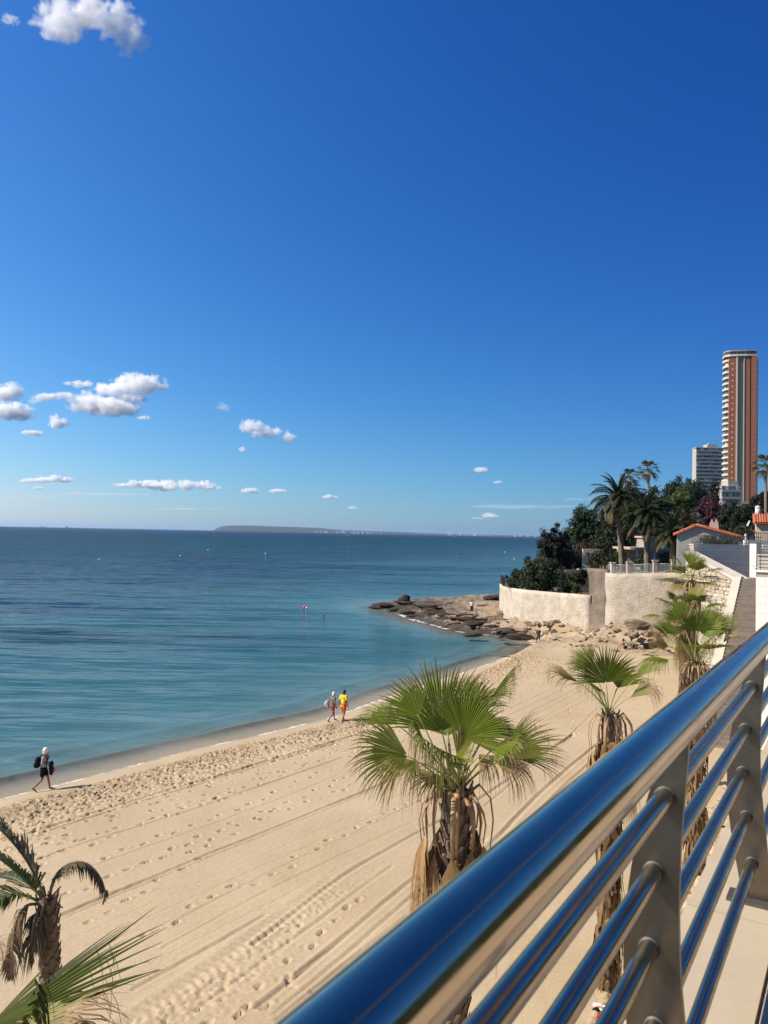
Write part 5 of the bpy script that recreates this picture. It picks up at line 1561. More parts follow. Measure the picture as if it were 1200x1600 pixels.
for o_ in list(v1.children_recursive):
    o_.data.transform(Matrix.Translation((-25.2, -66.0, 0)))
v2 = thing('terrace_villa', 'white villa with shaded terrace behind the date palms', 'house', (0, 0, 0))
xa, xb = at(1016, 860, 84).x, at(1078, 860, 84).x
b = MB(); b.box((xa, 84, 6.8), (xb, 88.5, 10.9)); b.build('wall', M_VSHADE, v2)
xc = at(992, 860, 82).x
b = MB(); b.box((xc, 81.5, 9.6), (xa + .2, 90, 9.85), M=Matrix.Rotation(0, 4, 'Y')); b.build('porch_roof', M_CHIM, v2)
for x in (xc + .2, (xc + xa) / 2, xa - .3):
    b = MB(); b.tube([(x, 81.8, 6.8), (x, 81.8, 9.6)], .1, 8); b.build('porch_column', M_VILLA, v2)
b = MB(); b.box((xc, 88.0, 6.8), (xa, 88.3, 9.6)); b.build('porch_wall', M_VILLA, v2)
for k in range(3):
    x = lerp(xa + .6, xb - 1.4, k / 2); b = MB(); b.box((x, 83.93, 8.0), (x + .9, 84.05, 9.5)); w_ = b.build('window', M_GLASSD, v2)
    b = MB(); b.box((x - .08, 83.9, 7.92), (x + .98, 83.97, 8.0)); b.build('sill', M_VILLA, w_)
b = MB(); b.box((xa - .2, 83.6, 10.9), (xb + .2, 88.7, 11.1)); b.build('roof', M_CHIM, v2)
v3 = thing('red_roof_house', 'house with bright red barrel tiles at the right edge', 'house', (at(1176.5, 820, 80).x, 80, 0), -R(25))
xa = at(1176.5, 820, 80).x
b = MB(); b.box((xa + .3, 80.3, 9.5), (xa + 9, 88, 12.75)); b.build('wall', mat('ochre_wall', (0.5, 0.38, 0.27), rough=.9, var=.08), v3)
b = MB(); b.add([(xa, 79.8, 12.72), (xa + 9.4, 79.8, 12.72), (xa + 9.4, 84, 13.75), (xa, 84, 13.75), (xa, 79.8, 12.6), (xa + 9.4, 79.8, 12.6), (xa + 9.4, 84, 13.6), (xa, 84, 13.6)], [(0, 1, 2, 3), (0, 4, 5, 1), (0, 3, 7, 4), (4, 7, 6, 5), (1, 5, 6, 2), (2, 6, 7, 3)]); ro = b.build('roof', M_ROOF, v3)
roof_rows(ro, Vector((xa + .1, 84, 13.78)), Vector((xa + 9.3, 84, 13.78)), Vector((0, -4.25, -1.05)), 38, .11)
b = MB(); b.tube([(xa + .5, 83.5, 13.4), (xa + .5, 83.5, 14.4)], [.3, .26], 10); b.ball((xa + .5, 83.5, 14.4), (.3, .3, .22)); b.build('chimney', M_VILLA, v3)
b = MB(); b.add([(xa - 1.0, 80, 11.6), (xa - .7, 80, 11.6), (xa - .25, 80, 12.9), (xa - .4, 80, 12.9), (xa - 1.0, 80.15, 11.6), (xa - .7, 80.15, 11.6), (xa - .25, 80.15, 12.9), (xa - .4, 80.15, 12.9)], [(0, 1, 2, 3), (7, 6, 5, 4), (0, 3, 7, 4), (1, 5, 6, 2), (2, 6, 7, 3)]); b.build('white_buttress', M_WHITE, v3)
for o_ in list(v3.children_recursive):
    o_.data.transform(Matrix.Translation((-xa, -80, 0)))
# low wall and dark fence under that house
lw = thing('low_fence_wall', 'low grey wall with dark fence under the red roofed house', 'wall', (0, 0, 0))
xa_, xb_ = at(1166, 850, 62).x, at(1215, 850, 62).x
b = MB(); b.box((xa_, 62, 9), (xb_, 62.3, 10.85)); b.build('wall', M_GREYW, lw)
for k in range(18):
    x = lerp(xa_, xb_, k / 17); b = MB(); b.box((x - .015, 62.1, 10.85), (x + .015, 62.14, 11.5)); b.build('fence_bar', M_DIRON, lw)
b = MB(); b.box((xa_, 62.1, 11.42), (xb_, 62.14, 11.47)); b.build('fence_rail', M_DIRON, lw)
# terrace walls inside the garden
tw = thing('terrace_wall', 'rubble terrace wall with pale coping seen above the hedge', 'wall', (0, 0, 0))
a_, c_ = at(884, 890, 92), at(946, 890, 92)
b = MB(); b.box((a_.x, 92, 4), (c_.x, 92.6, 6.9)); b.build('wall', M_OLDW, tw)
b = MB(); b.box((a_.x + 1.5, 91.9, 6.9), (c_.x, 92.7, 7.05)); b.build('coping', M_LIME, tw)
b = MB(); a2 = at(890, 900, 91); b.box((a2.x, 91.5, 4), (a2.x + .8, 91.95, 5.0)); b.build('pier', M_LIME, tw)
b = MB(); a2 = at(936, 880, 96); b.box((a2.x - 2.0, 96, 5), (a2.x + .5, 96.5, 9.4)); b.build('upper_wall', M_LIME, tw)

# ================================================================== TREES
M_FOL = mat('foliage', (1, 1, 1), rough=.6, var=.2, scale=2, vcol=True, translucent=.15, spec=.3)
M_BARK = mat('bark', (0.11, 0.08, 0.055), rough=1, var=.35, scale=6, bump=.8, bscale=14, bdist=.05)
def crown_mesh(name, c, rad, col, n_cl, n_lf, lf, seed, parent, spread=1.0, cl_r=.30, col2=None, p2=0.0, flat=1.0, up=.3, hollow=.35):
    rg = np.random.default_rng(seed)
    c = np.array(c); rad = np.array(rad, float)
    d = rg.normal(size=(n_cl, 3)); d /= np.linalg.norm(d, axis=1)[:, None]
    rr = hollow + (1 - hollow) * rg.random(n_cl) ** .6
    cen = d * rr[:, None] * rad * spread
    # lumpy outline
    cen *= (0.82 + .36 * rg.random((n_cl, 1)))
    idx = np.repeat(np.arange(n_cl), n_lf)
    o = rg.normal(size=(len(idx), 3)); o /= np.linalg.norm(o, axis=1)[:, None]
    o *= (rg.random(len(idx)) ** .45)[:, None] * cl_r * rad.mean() * np.array([1, 1, flat]) * (.6 + .8 * rg.random(n_cl))[idx][:, None]
    P = c + cen[idx] + o
    nrm = o / (np.linalg.norm(o, axis=1)[:, None] + 1e-6) + .7 * rg.normal(size=o.shape) + np.array([0, 0, up])
    nrm /= np.linalg.norm(nrm, axis=1)[:, None]
    t = np.cross(nrm, rg.normal(size=o.shape)); t /= np.linalg.norm(t, axis=1)[:, None]
    b_ = np.cross(nrm, t)
    s = lf * (.6 + .8 * rg.random(len(idx)))[:, None]
    V = np.stack([P - t * s, P - b_ * s * .45 , P + t * s, P + b_ * s * .45], 1).reshape(-1, 3)
    n = len(idx)
    me = bpy.data.meshes.new(name)
    me.vertices.add(n * 4); me.vertices.foreach_set('co', V.astype(np.float32).ravel())
    me.loops.add(n * 4); me.loops.foreach_set('vertex_index', np.arange(n * 4, dtype=np.int32))
    me.polygons.add(n); me.polygons.foreach_set('loop_start', np.arange(0, n * 4, 4, dtype=np.int32))
    me.update(calc_edges=True)
    C = np.array(col)[None, :] * (.65 + .7 * rg.random((n, 1)))
    if col2 is not None:
        sel = (rg.random(n_cl) < p2)[idx] & (rg.random(n) < .8)
        C[sel] = np.array(col2)[None, :] * (.6 + .8 * rg.random((sel.sum(), 1)))
    C4 = np.ones((n, 4, 4)); C4[:, :, :3] = C[:, None, :]
    a = me.color_attributes.new('Col', 'FLOAT_COLOR', 'POINT'); a.data.foreach_set('color', C4.astype(np.float32).ravel())
    me.materials.append(M_FOL)
    ob = bpy.data.objects.new(name, me); COL.objects.link(ob); ob.parent = parent
    return ob, cen + c

def tree(name, label, cat, px, y_top, y_bot, w_px, D, col, seed, n_cl=70, n_lf=60, lf=.16, zb=None, trunk=True, group=None, **k):
    p = at(px, (y_top + y_bot) / 2, D); s = D / FP
    top = at(px, y_top, D).z; bot = at(px, y_bot, D).z
    if zb is None: zb = hz(p.x, p.y)
    root = thing(name, label, cat, (p.x, p.y, zb), 0, group)
    rz = (top - bot) / 2; rx = w_px * s / 2
    cz = (top + bot) / 2 - zb
    _, cen = crown_mesh('crown', (0, 0, cz), (rx, rx * .9, rz), col, n_cl, n_lf, lf, seed, root, **k)
    b = MB(); rg = random.Random(seed)
    h = max(.5, cz)
    tr = max(.06, min(.28, h * .035))
    b.tube([(0, 0, -.3), (.1, 0, h * .4), (0, .1, h * .9)], [tr, tr * .8, tr * .45], 8)
    for i in range(0, len(cen), max(1, len(cen) // 9)):
        q = Vector(cen[i]); a0 = Vector((0, 0, h * rg.uniform(.35, .8)))
        b.tube([a0, a0.lerp(q, .5) + Vector((0, 0, -.1)), q], [tr * .45, tr * .3, tr * .1], 5)
    b.build('trunk', M_BARK, root)
    return root
DG = (0.022, 0.042, 0.016); MG = (0.035, 0.065, 0.02); LG = (0.065, 0.10, 0.025); OG = (0.05, 0.055, 0.022)
tree('round_tree', 'dark dense round topped tree standing left of all garden trees', 'tree', 865, 823, 886, 44, 97, (0.013, 0.018, 0.012), 1, 140, 90, .14, zb=4.4, cl_r=.22, hollow=.2)
tree('oleander_bush', 'dark bush with pale flowers right of the dark round tree', 'bush', 882, 852, 890, 30, 97, (0.022, 0.032, 0.018), 2, 60, 60, .13, zb=4.4, col2=(.55, .5, .45), p2=.05)
tree('ivy_hedge', 'tall dark ivy covered hedge behind the low garden wall', 'hedge', 848, 874, 926, 66, 84.5, (0.030, 0.045, 0.016), 3, 120, 70, .14, zb=4.1, cl_r=.25)
tree('shrub', 'green shrub at the left end of the garden wall', 'bush', 806, 892, 924, 34, 88, (0.035, 0.055, 0.02), 4, 60, 60, .12, zb=4.1)
tree('shrub', 'olive shrub top growing over the tall hedge', 'bush', 842, 872, 892, 50, 87, (0.06, 0.065, 0.022), 5, 50, 50, .12, zb=4.1)
tree('shrub', 'round dark shrub beside the weathered wall end', 'bush', 908, 889, 914, 22, 88, (0.024, 0.036, 0.016), 6, 50, 50, .12, zb=4.3)
tree('shrub', 'dark shrub in the shade between hedge and wall end', 'bush', 886, 898, 928, 30, 82, (0.022, 0.034, 0.014), 25, 50, 60, .12, zb=4.1)
tree('shrub', 'yellowish low plant inside the wall corner', 'bush', 899, 910, 930, 14, 80, (0.06, 0.085, 0.02), 26, 26, 40, .10, zb=4.1)
tree('bare_branch_tree', 'thin dark leaning branch rising over the hedge', 'tree', 829, 868, 890, 20, 92, (0.025, 0.028, 0.02), 7, 26, 40, .12, zb=4.2)
tree('pine_tree', 'dense dark pine behind the round topped tree', 'tree', 912, 792, 876, 52, 108, DG, 8, 120, 70, .17, zb=5, cl_r=.24)
tree('pine_tree', 'bright green low pine right of the round tree', 'tree', 893, 822, 868, 34, 112, MG, 9, 60, 60, .16, zb=5)
tree('garden_tree', 'grey olive tree under the largest date palm', 'tree', 945, 822, 876, 46, 100, OG, 10, 70, 60, .15, zb=6.5)
tree('garden_tree', 'dark tree between the two tall date palms', 'tree', 990, 752, 868, 58, 106, (0.020, 0.034, 0.014), 11, 120, 70, .17, cl_r=.22)
tree('garden_tree', 'dark bushy tree behind the second date palm', 'tree', 1025, 766, 862, 46, 104, (0.018, 0.030, 0.012), 12, 100, 70, .17, cl_r=.24)
tree('pine_tree', 'broad dark stone pine left of the white apartment block', 'tree', 1070, 748, 806, 72, 150, (0.022, 0.042, 0.014), 13, 130, 70, .22, cl_r=.22)
tree('pine_tree', 'lighter yellow green pine below the broad dark pine', 'tree', 1062, 768, 818, 48, 128, (0.06, 0.095, 0.022), 14, 90, 70, .19, cl_r=.24, col2=(.10, .07, .02), p2=.12)
tree('autumn_tree', 'brownish tree over the gable of the white house', 'tree', 1070, 800, 842, 44, 112, (0.075, 0.06, 0.022), 15, 70, 60, .17)
tree('bougainvillea', 'purple flowering bougainvillea behind the chimney', 'bush', 1110, 776, 832, 42, 104, (0.10, 0.022, 0.055), 16, 100, 60, .15, col2=(.018, .03, .014), p2=.45, cl_r=.24)
for i, (px_, yt, yb, w_, D_, lab) in enumerate([(1116, 752, 815, 17, 132, 'dark cypress tip in front of the white apartment block'), (1141, 778, 838, 24, 98, 'dark cypress right of the bougainvillea'), (1133, 792, 838, 22, 94, 'short dark cypress nearest the chimney'),
                                             (1160, 786, 842, 24, 92, 'dark cypress left of the red roofed house'), (1177, 776, 826, 20, 105, 'dark cypress behind the red roofed house'), (1195, 764, 815, 30, 108, 'dark tree at the right edge under the palm'), (1152, 800, 842, 22, 88, 'low dark cypress between chimney and red roof')]):
    tree('cypress', lab, 'tree', px_, yt, yb, w_, D_, (0.014, 0.024, 0.011), 30 + i, 80, 60, .14, hollow=.15)
tree('shrub', 'grey olive shrub before the red roofed house', 'bush', 1158, 820, 845, 34, 68, (0.045, 0.05, 0.026), 40, 60, 50, .09, zb=9.8)
tree('ivy', 'ivy growing behind the iron fence on the ribbed wall', 'ivy', 1125, 839, 853, 66, 58.5, (0.05, 0.065, 0.022), 41, 60, 50, .07, zb=9.6)
for i, (px_, yt, yb, w_, D_, lab) in enumerate([(1004, 866, 888, 22, 78, 'low shrub at the foot of the second date palm'), (935, 858, 886, 40, 94, 'low brown green shrub above the terrace wall'), (965, 862, 886, 34, 86, 'dark shrub left of the largest date palm trunk'),
                                             (1048, 862, 884, 36, 80, 'low shrub under the short date palm'), (1100, 818, 850, 30, 96, 'dark shrub between gable and bougainvillea'), (915, 846, 872, 30, 102, 'brown shrub on the slope behind the round tree')]):
    tree('shrub', lab, 'bush', px_, yt, yb, w_, D_, [(0.03, .042, .018), (.055, .05, .025), (.025, .035, .016), (.035, .05, .02), (.018, .026, .013), (.06, .045, .025)][i], 50 + i, 50, 50, .12)

tree('pine_tree', 'dark pine filling the slope left of the largest date palm', 'tree', 940, 800, 872, 50, 114, DG, 61, 110, 70, .18, zb=6)
tree('garden_tree', 'dark tree mass behind the largest date palm trunk', 'tree', 968, 806, 880, 50, 98, (0.020, 0.032, 0.014), 62, 100, 70, .16)
tree('shrub', 'green shrub filling the gap behind the dark round tree', 'bush', 886, 866, 892, 36, 104, (0.03, 0.045, 0.018), 63, 60, 60, .13, zb=4.5)
tree('shrub', 'dense shrub on the slope above the terrace wall', 'bush', 912, 862, 890, 44, 99, (0.035, 0.04, 0.02), 64, 70, 60, .13, zb=5)
# date palms of the garden
def date_palm(label, px, py, D, base_px, R_px, seed, n=34, col=Vector((.045, .055, .028)), droopy=.8):
    rnd = random.Random(seed); hw = at(px, py, D); zb = hz(hw.x, hw.y); s = D / FP
    root = thing('date_palm', label, 'palm tree', (hw.x, hw.y, zb), 0, 'date palms of the villa garden'); base = Vector((hw.x, hw.y, zb)); heart = hw - base
    lean = Vector(((base_px - px) * s, 0, 0))
    b = MB(); m_ = 24
    b.tube([heart + lean * t + Vector((0, 0, -(heart.z + .3) * t)) for t in [i / m_ for i in range(m_ + 1)]], [.30 + .03 * math.sin(i * 2) for i in range(m_ + 1)], 10)
    b.build('trunk', M_PTRUNK, root)
    Rr = R_px * s
    for k in range(n):
        az = k * 2.39996 + rnd.uniform(-.2, .2); f = (k + .5) / n; el = R(lerp(82, -25, f))
        o = Vector((math.cos(az), math.sin(az), 0)); L_ = Rr * rnd.uniform(1.05, 1.3)
        pts = []
        d = o * math.cos(el) + Vector((0, 0, math.sin(el))); p = heart.copy()
        for j in range(8):
            pts.append(p.copy()); p = p + d * (L_ / 7); d = (d + Vector((0, 0, -droopy * .24))).normalized()
        b = MB(); feather(b, pts, L_ * .19, 44, col * rnd.uniform(.7, 1.3) if f < .85 else Vector((.12, .09, .05)), rnd, .2, .6, w=.038)
        b.tube(pts, [lerp(.045, .01, j / 7) for j in range(8)], 5, (.14, .14, .06))
        b.build('frond', M_LEAF, root)
date_palm('largest feathery date palm left of the villa', 966, 783, 81, 974, 46, 71, 56, droopy=1.05)
date_palm('second date palm with thick dark trunk in front of the villa', 1011, 806, 77, 1012, 46, 72, 52, Vector((.028, .042, .018)), droopy=1.0)
date_palm('short date palm beside the gable of the white house', 1052, 834, 71, 1052, 38, 73, 40, Vector((.030, .045, .020)))
def tall_fan(label, px, py, D, R_px, seed):
    rnd = random.Random(seed); hw = at(px, py, D); zb = hz(hw.x, hw.y); base = Vector((hw.x, hw.y, zb)); heart = hw - base; s = D / FP
    root = thing('fan_palm', label, 'palm tree', base, 0, 'tall fan palms over the garden')
    b = MB(); b.tube([Vector((0, 0, -.3)), heart * .5 + Vector((.1, 0, 0)), heart], [.26, .2, .17], 10); b.build('trunk', M_PTRUNK, root)
    Rr = R_px * s
    for k in range(22):
        az = k * 2.39996; el = R(lerp(80, -45, (k + .5) / 22)); d = Vector((math.cos(az) * math.cos(el), math.sin(az) * math.cos(el), math.sin(el)))
        hub = heart + d * Rr * .5; b = MB()
        fan_blade(b, hub, d + Vector((.25, 0, -.3)), Vector((0, 0, 1)) - d * .5, Rr * .62, R(60), 16, .5, .6, rnd=rnd, dry=.05 if k < 16 else .5, threads=False)
        b.c = [tuple(Vector(c) * .55) for c in b.c]
        b.tube([heart, hub], [.03, .015], 5, (.10, .11, .04)); b.build('frond', M_LEAF, root)
tall_fan('left of the two tall windblown fan palms above the garden', 984, 746, 112, 18, 81)
tall_fan('taller windblown fan palm on a bare trunk above the garden', 1013, 735, 108, 20, 82)
tall_fan('tall fan palm at the right edge beside the brick tower', 1196, 728, 98, 24, 83)
# unseen hedge added behind the walker for the dark band mirrored in the handrail
hd = thing('added_hedge', 'unseen dark hedge added on the land side for the handrail reflection', 'hedge', uv(3, -5.2, FZ))
crown_mesh('crown', (0, 0, 1.1), (6, 6, 1.2), (0.02, 0.035, 0.012), 5, 5, .1, 5, hd)
hb = MB()
rg = random.Random(2)
for k in range(5200):
    u_ = rg.uniform(-9, 11); v_ = rg.choice([-.45, .45]) + rg.gauss(0, .06); z_ = rg.uniform(0, 2.2)
    if rg.random() < .3: v_ = rg.uniform(-.45, .45); z_ = 2.2 + rg.gauss(0, .05)
    p = UD * u_ + VD * v_ + Vector((0, 0, z_)); t_ = Vector((rg.gauss(0, 1), rg.gauss(0, 1), rg.gauss(0, 1))).normalized() * .07; q = t_.orthogonal() * .6
    hb.add([p - t_, p - q, p + t_, p + q], [(0, 1, 2, 3)], tuple(Vector((.022, .038, .013)) * rg.uniform(.6, 1.4)))
hb.build('leaves', M_FOL, hd)
hb = MB(); uvbox(hb, -9, 11, -.4, .4, 0, 2.15); hb.build('core', mat('hedge_core', (0.015, 0.022, 0.010), rough=1, var=.3, scale=6), hd)
for ch_ in list(hd.children):
    if ch_.name.startswith('crown'): bpy.data.objects.remove(ch_)

# ================================================================== ROCKS
M_ROCK = mat('tan_rock', (0.32, 0.235, 0.16), rough=.95, var=.2, spec=.1, scale=1.6, col2=(0.16, 0.115, 0.08), bump=.9, bscale=4, bdist=.08, objrand=.25)
M_DROCK = mat('dark_rock', (0.075, 0.055, 0.042), rough=.95, var=.3, scale=2, spec=.1, col2=(0.03, 0.024, 0.019), bump=.9, bscale=5, bdist=.08, objrand=.3)
def rock_mesh(seed, flat=.6):
    bm = bmesh.new(); bmesh.ops.create_icosphere(bm, subdivisions=3, radius=1); rg = random.Random(seed); off = Vector((seed * 3.7, seed * 1.3, seed * 2.1))
    planes = [(Vector((rg.gauss(0, 1), rg.gauss(0, 1), rg.gauss(0, 1))).normalized(), rg.uniform(.55, .85)) for _ in range(9)]
    for v in bm.verts:
        p = v.co.copy()
        for n, d in planes:
            e = p.dot(n) - d
            if e > 0: p -= n * e
        p *= 1 + .16 * mnoise.noise(p * 2.3 + off) + .07 * mnoise.noise(p * 5 + off)
        v.co = Vector((p.x, p.y * .8, p.z * flat))
    me = bpy.data.meshes.new('rock'); bm.to_mesh(me); bm.free(); return me
RM = {}
for kk in range(6):
    for m_, nm in ((M_ROCK, 't'), (M_DROCK, 'd')):
        me = rock_mesh(kk, .55 if kk < 4 else .8); me.materials.append(m_); RM[(kk, nm)] = me
rr = random.Random(17)
def rock(px, py, size, kind, label, group=None, z=None, flat=1.0, name='rock'):
    p = gnd(px, py, 1.0)
    for _ in range(6):
        p = gnd(px, py, cape_z(p.x, p.y))
    if p.z < 0: p = gnd(px, py, 0)
    o = bpy.data.objects.new(name, RM[(rr.randrange(6), kind)]); COL.objects.link(o)
    o.location = (p.x, p.y, max(p.z, -.05) + size * .12); o.rotation_euler = (rr.uniform(-.2, .2), rr.uniform(-.2, .2), rr.uniform(0, 6.3))
    o.scale = (size * rr.uniform(.8, 1.25) * (1.5 if flat < .7 else 1), size * rr.uniform(.7, 1.1), size * flat * rr.uniform(.7, 1.1))
    if flat < .7: o.rotation_euler = (rr.uniform(-.06, .06), rr.uniform(-.06, .06), rr.uniform(-.5, .5))
    tag(o, label, 'rock', group)
G1 = 'dark rocks along the rocky point'
for k in range(46):
    f = k / 45; px_ = lerp(592, 800, f) + rr.uniform(-8, 8); py_ = lerp(945, 985, f ** 1.2) + rr.uniform(-7, 9)
    rock(px_, py_, rr.uniform(.5, 1.3), 'd', 'dark wet rock on the low rocky point', G1, flat=.45)
for k in range(10):
    rock(rr.uniform(690, 790), rr.uniform(945, 975), rr.uniform(.5, 1.2), 't', 'tan flat rock on the low rocky point', 'tan rocks on the rocky point', flat=.4)
rock(633, 941, 1.7, 'd', 'highest dark rock near the tip of the rocky point', flat=.9)
for k in range(3):
    rock(767 + 7 * k, 939 - 1.5 * k, 1.8, 'd', ['dark rock behind the standing person on the point', 'dark rock against the seaward end of the garden wall', 'dark rock tucked under the garden wall corner'][k], flat=.8)
rock(812, 997, 1.05, 'd', 'dark boulder lying alone at the water edge in the bay corner', flat=.8)
rock(738, 993, .9, 'd', 'flat dark rock just off the bay corner in the water', flat=.35)
for k in range(64):
    f = rr.random(); px_ = lerp(815, 940, f); py_ = lerp(972, 968, f) + rr.uniform(-3, 6)
    rock(px_, py_, rr.uniform(.15, .45), 't', 'small tan rubble stone at the foot of the garden wall', 'rubble along the garden wall foot')
for k in range(60):
    rock(rr.uniform(770, 1050), rr.uniform(975, 1000), rr.uniform(.15, .5), 't', 'loose tan stone on the slope above the beach', 'loose stones on the slope')
for (px_, py_, s_, l_) in ((931, 957, 1.3, 'tan boulder leaning left of the bastion base'), (942, 950, 1.7, 'largest tan boulder against the bastion corner'), (925, 968, 1.0, 'low tan boulder below the largest boulder'), (994, 981, 1.3, 'pale boulder below the middle of the bastion'), (908, 974, .9, 'small upright tan rock on the path'), (1003, 996, 1.0, 'dark flat stone on the slope left of the stairs palms')):
    rock(px_, py_, s_, 't', l_, flat=1.1)
for k in range(26):
    rock(970 + 2.9 * k + rr.uniform(-2, 2), 997 + rr.uniform(-5, 3), rr.uniform(.3, .55), 't', 'stone of the low dry wall above the beach', 'stones of the low dry wall')

# rubble nobody could count, strewn over the slope
bm = bmesh.new(); bmesh.ops.create_icosphere(bm, subdivisions=1, radius=1); IV = np.array([v.co[:] for v in bm.verts]); IF = [tuple(v.index for v in f.verts) for f in bm.faces]; bm.free()
rb = MB(); rgn = np.random.default_rng(9)
cnt = 0
while cnt < 1700:
    i = rgn.integers(0, len(cu_)); j = rgn.integers(0, len(cv_)); x, y, z = CX[i, j], CY[i, j], CZ[i, j]
    if z < .5 or z > 3.2 or rk[i, j] < .35 or CU_[i, j] > 100 or y > 100: continue
    px_ = 600 + FP * x / y
    if px_ < 690 or px_ > 1075: continue
    sz = .06 + .20 * rgn.random() ** 3
    V = IV * (sz * (.7 + .6 * rgn.random((1, 3)))) * (.55 + .8 * rgn.random((len(IV), 1))) * np.array([1.2, 1, .6]) + np.array([x, y, z + sz * .3])
    rb.add([tuple(q) for q in V], IF, tuple(np.array([1, 1, 1]) * (.6 + .7 * rgn.random()))); cnt += 1
o = rb.build('rubble', mat('rubble_stone', (0.30, 0.225, 0.155), rough=1, var=.2, scale=2, vcol=True, spec=.1)); tag(o, 'small rubble strewn over the slope under the walls', 'rubble', None, 'stuff')

# ================================================================== THINGS ON THE BEACH
def small_heap(label, cat, name, px, py, mats_, n, size, seed, z=None):
    p = on_land(px, py) if z is None else gnd(px, py, z)
    t = thing(name, label, cat, p); rg = random.Random(seed)
    for k in range(n):
        b = MB(); b.ball((rg.gauss(0, size), rg.gauss(0, size), size * .25), (size * rg.uniform(.5, 1), size * rg.uniform(.4, .8), size * rg.uniform(.15, .4)), sub=2, jit=.5, seed=seed + k)
        b.build('piece', mats_[k % len(mats_)], t)
M_BLUEP = mat('blue_plastic', (0.05, 0.18, 0.5), rough=.4, var=.2)
M_BLACK = mat('black_cloth', (0.012, 0.012, 0.013), rough=.95, var=.2, spec=.05)
small_heap('crumpled coloured litter in the sand below the railing', 'litter', 'litter', 933, 1578, [M_WHP, M_RED, M_BLUEP, M_CREAM, M_BLACK], 9, .10, 3)
small_heap('blue and white plastic litter against the promenade edge', 'litter', 'litter', 1136, 1297, [M_BLUEP, M_WHP, M_BLACK], 6, .12, 6)
def towel(label, px, py, L_, W_, rz, colA, colB):
    p = on_land(px, py); t = thing('beach_towel', label, 'towel', p, rz)
    for k in range(8):
        b = MB(); b.box((-L_ / 2 + k * L_ / 8, -W_ / 2, .03), (-L_ / 2 + (k + 1) * L_ / 8, W_ / 2, .05 + .01 * (k % 2))); b.build('stripe', (colA, colB)[k % 2], t)
towel('blue and white striped towel on the sand beyond the railing', 1168, 1070, 2.2, 1.2, .9, M_WHP, M_BLUEP)
b = MB(); b.ball((0, 0, .05), (1.0, .65, .12), sub=3, jit=.3, seed=4)
p = on_land(1018, 1008); o = b.build('black_blanket', M_BLACK, loc=p); tag(o, 'black blanket spread on the sand right of the sunbathers', 'blanket')

# ================================================================== PEOPLE
M_SKIN = mat('skin', (0.42, 0.24, 0.16), rough=.6, var=.06, scale=10)
M_SKIN2 = mat('tanned_skin', (0.26, 0.13, 0.08), rough=.6, var=.06, scale=10)
M_WHAIR = mat('white_hair', (0.75, 0.70, 0.58), rough=.8, var=.1, scale=40, bump=.5, bscale=90, bdist=.01)
M_BHAIR = mat('black_hair', (0.012, 0.011, 0.010), rough=.5, var=.2, scale=40)
def cloth(name, col): return mat(name, col, rough=.85, var=.12, scale=12, bump=.4, bscale=18, bdist=.015)
def voxel(o, vox, sm=True):
    m_ = o.modifiers.new('join', 'REMESH'); m_.mode = 'VOXEL'; m_.voxel_size = vox; m_.use_smooth_shade = True
    if sm:
        s_ = o.modifiers.new('soften', 'SMOOTH'); s_.iterations = 3; s_.factor = .5
    return o
def caps(b, a, c_, r0, r1, n=8):
    a, c_ = Vector(a), Vector(c_); d = (c_ - a).normalized()
    b.tube([a - d * r0 * .7, a, a.lerp(c_, .35), c_, c_ + d * r1 * .7], [r0 * .6, r0, lerp(r0, r1, .25), r1, r1 * .6], n)
WALK = dict(pel=(0, 0, .92), che=(0, .03, 1.27), neck=(0, .05, 1.44), head=(0, .09, 1.59), sl=(-.18, .02, 1.39), sr=(.18, .02, 1.39), el=(-.23, -.08, 1.12), er=(.23, -.02, 1.12),
            wl=(-.22, .02, .88), wr=(.21, .10, .90), hl=(-.09, 0, .9), hr=(.09, 0, .9), kl=(-.09, .16, .50), kr=(.09, -.04, .47), al=(-.09, .24, .09), ar=(.09, -.36, .15), tl=(-.10, .42, .035), tr=(.10, -.24, .03))
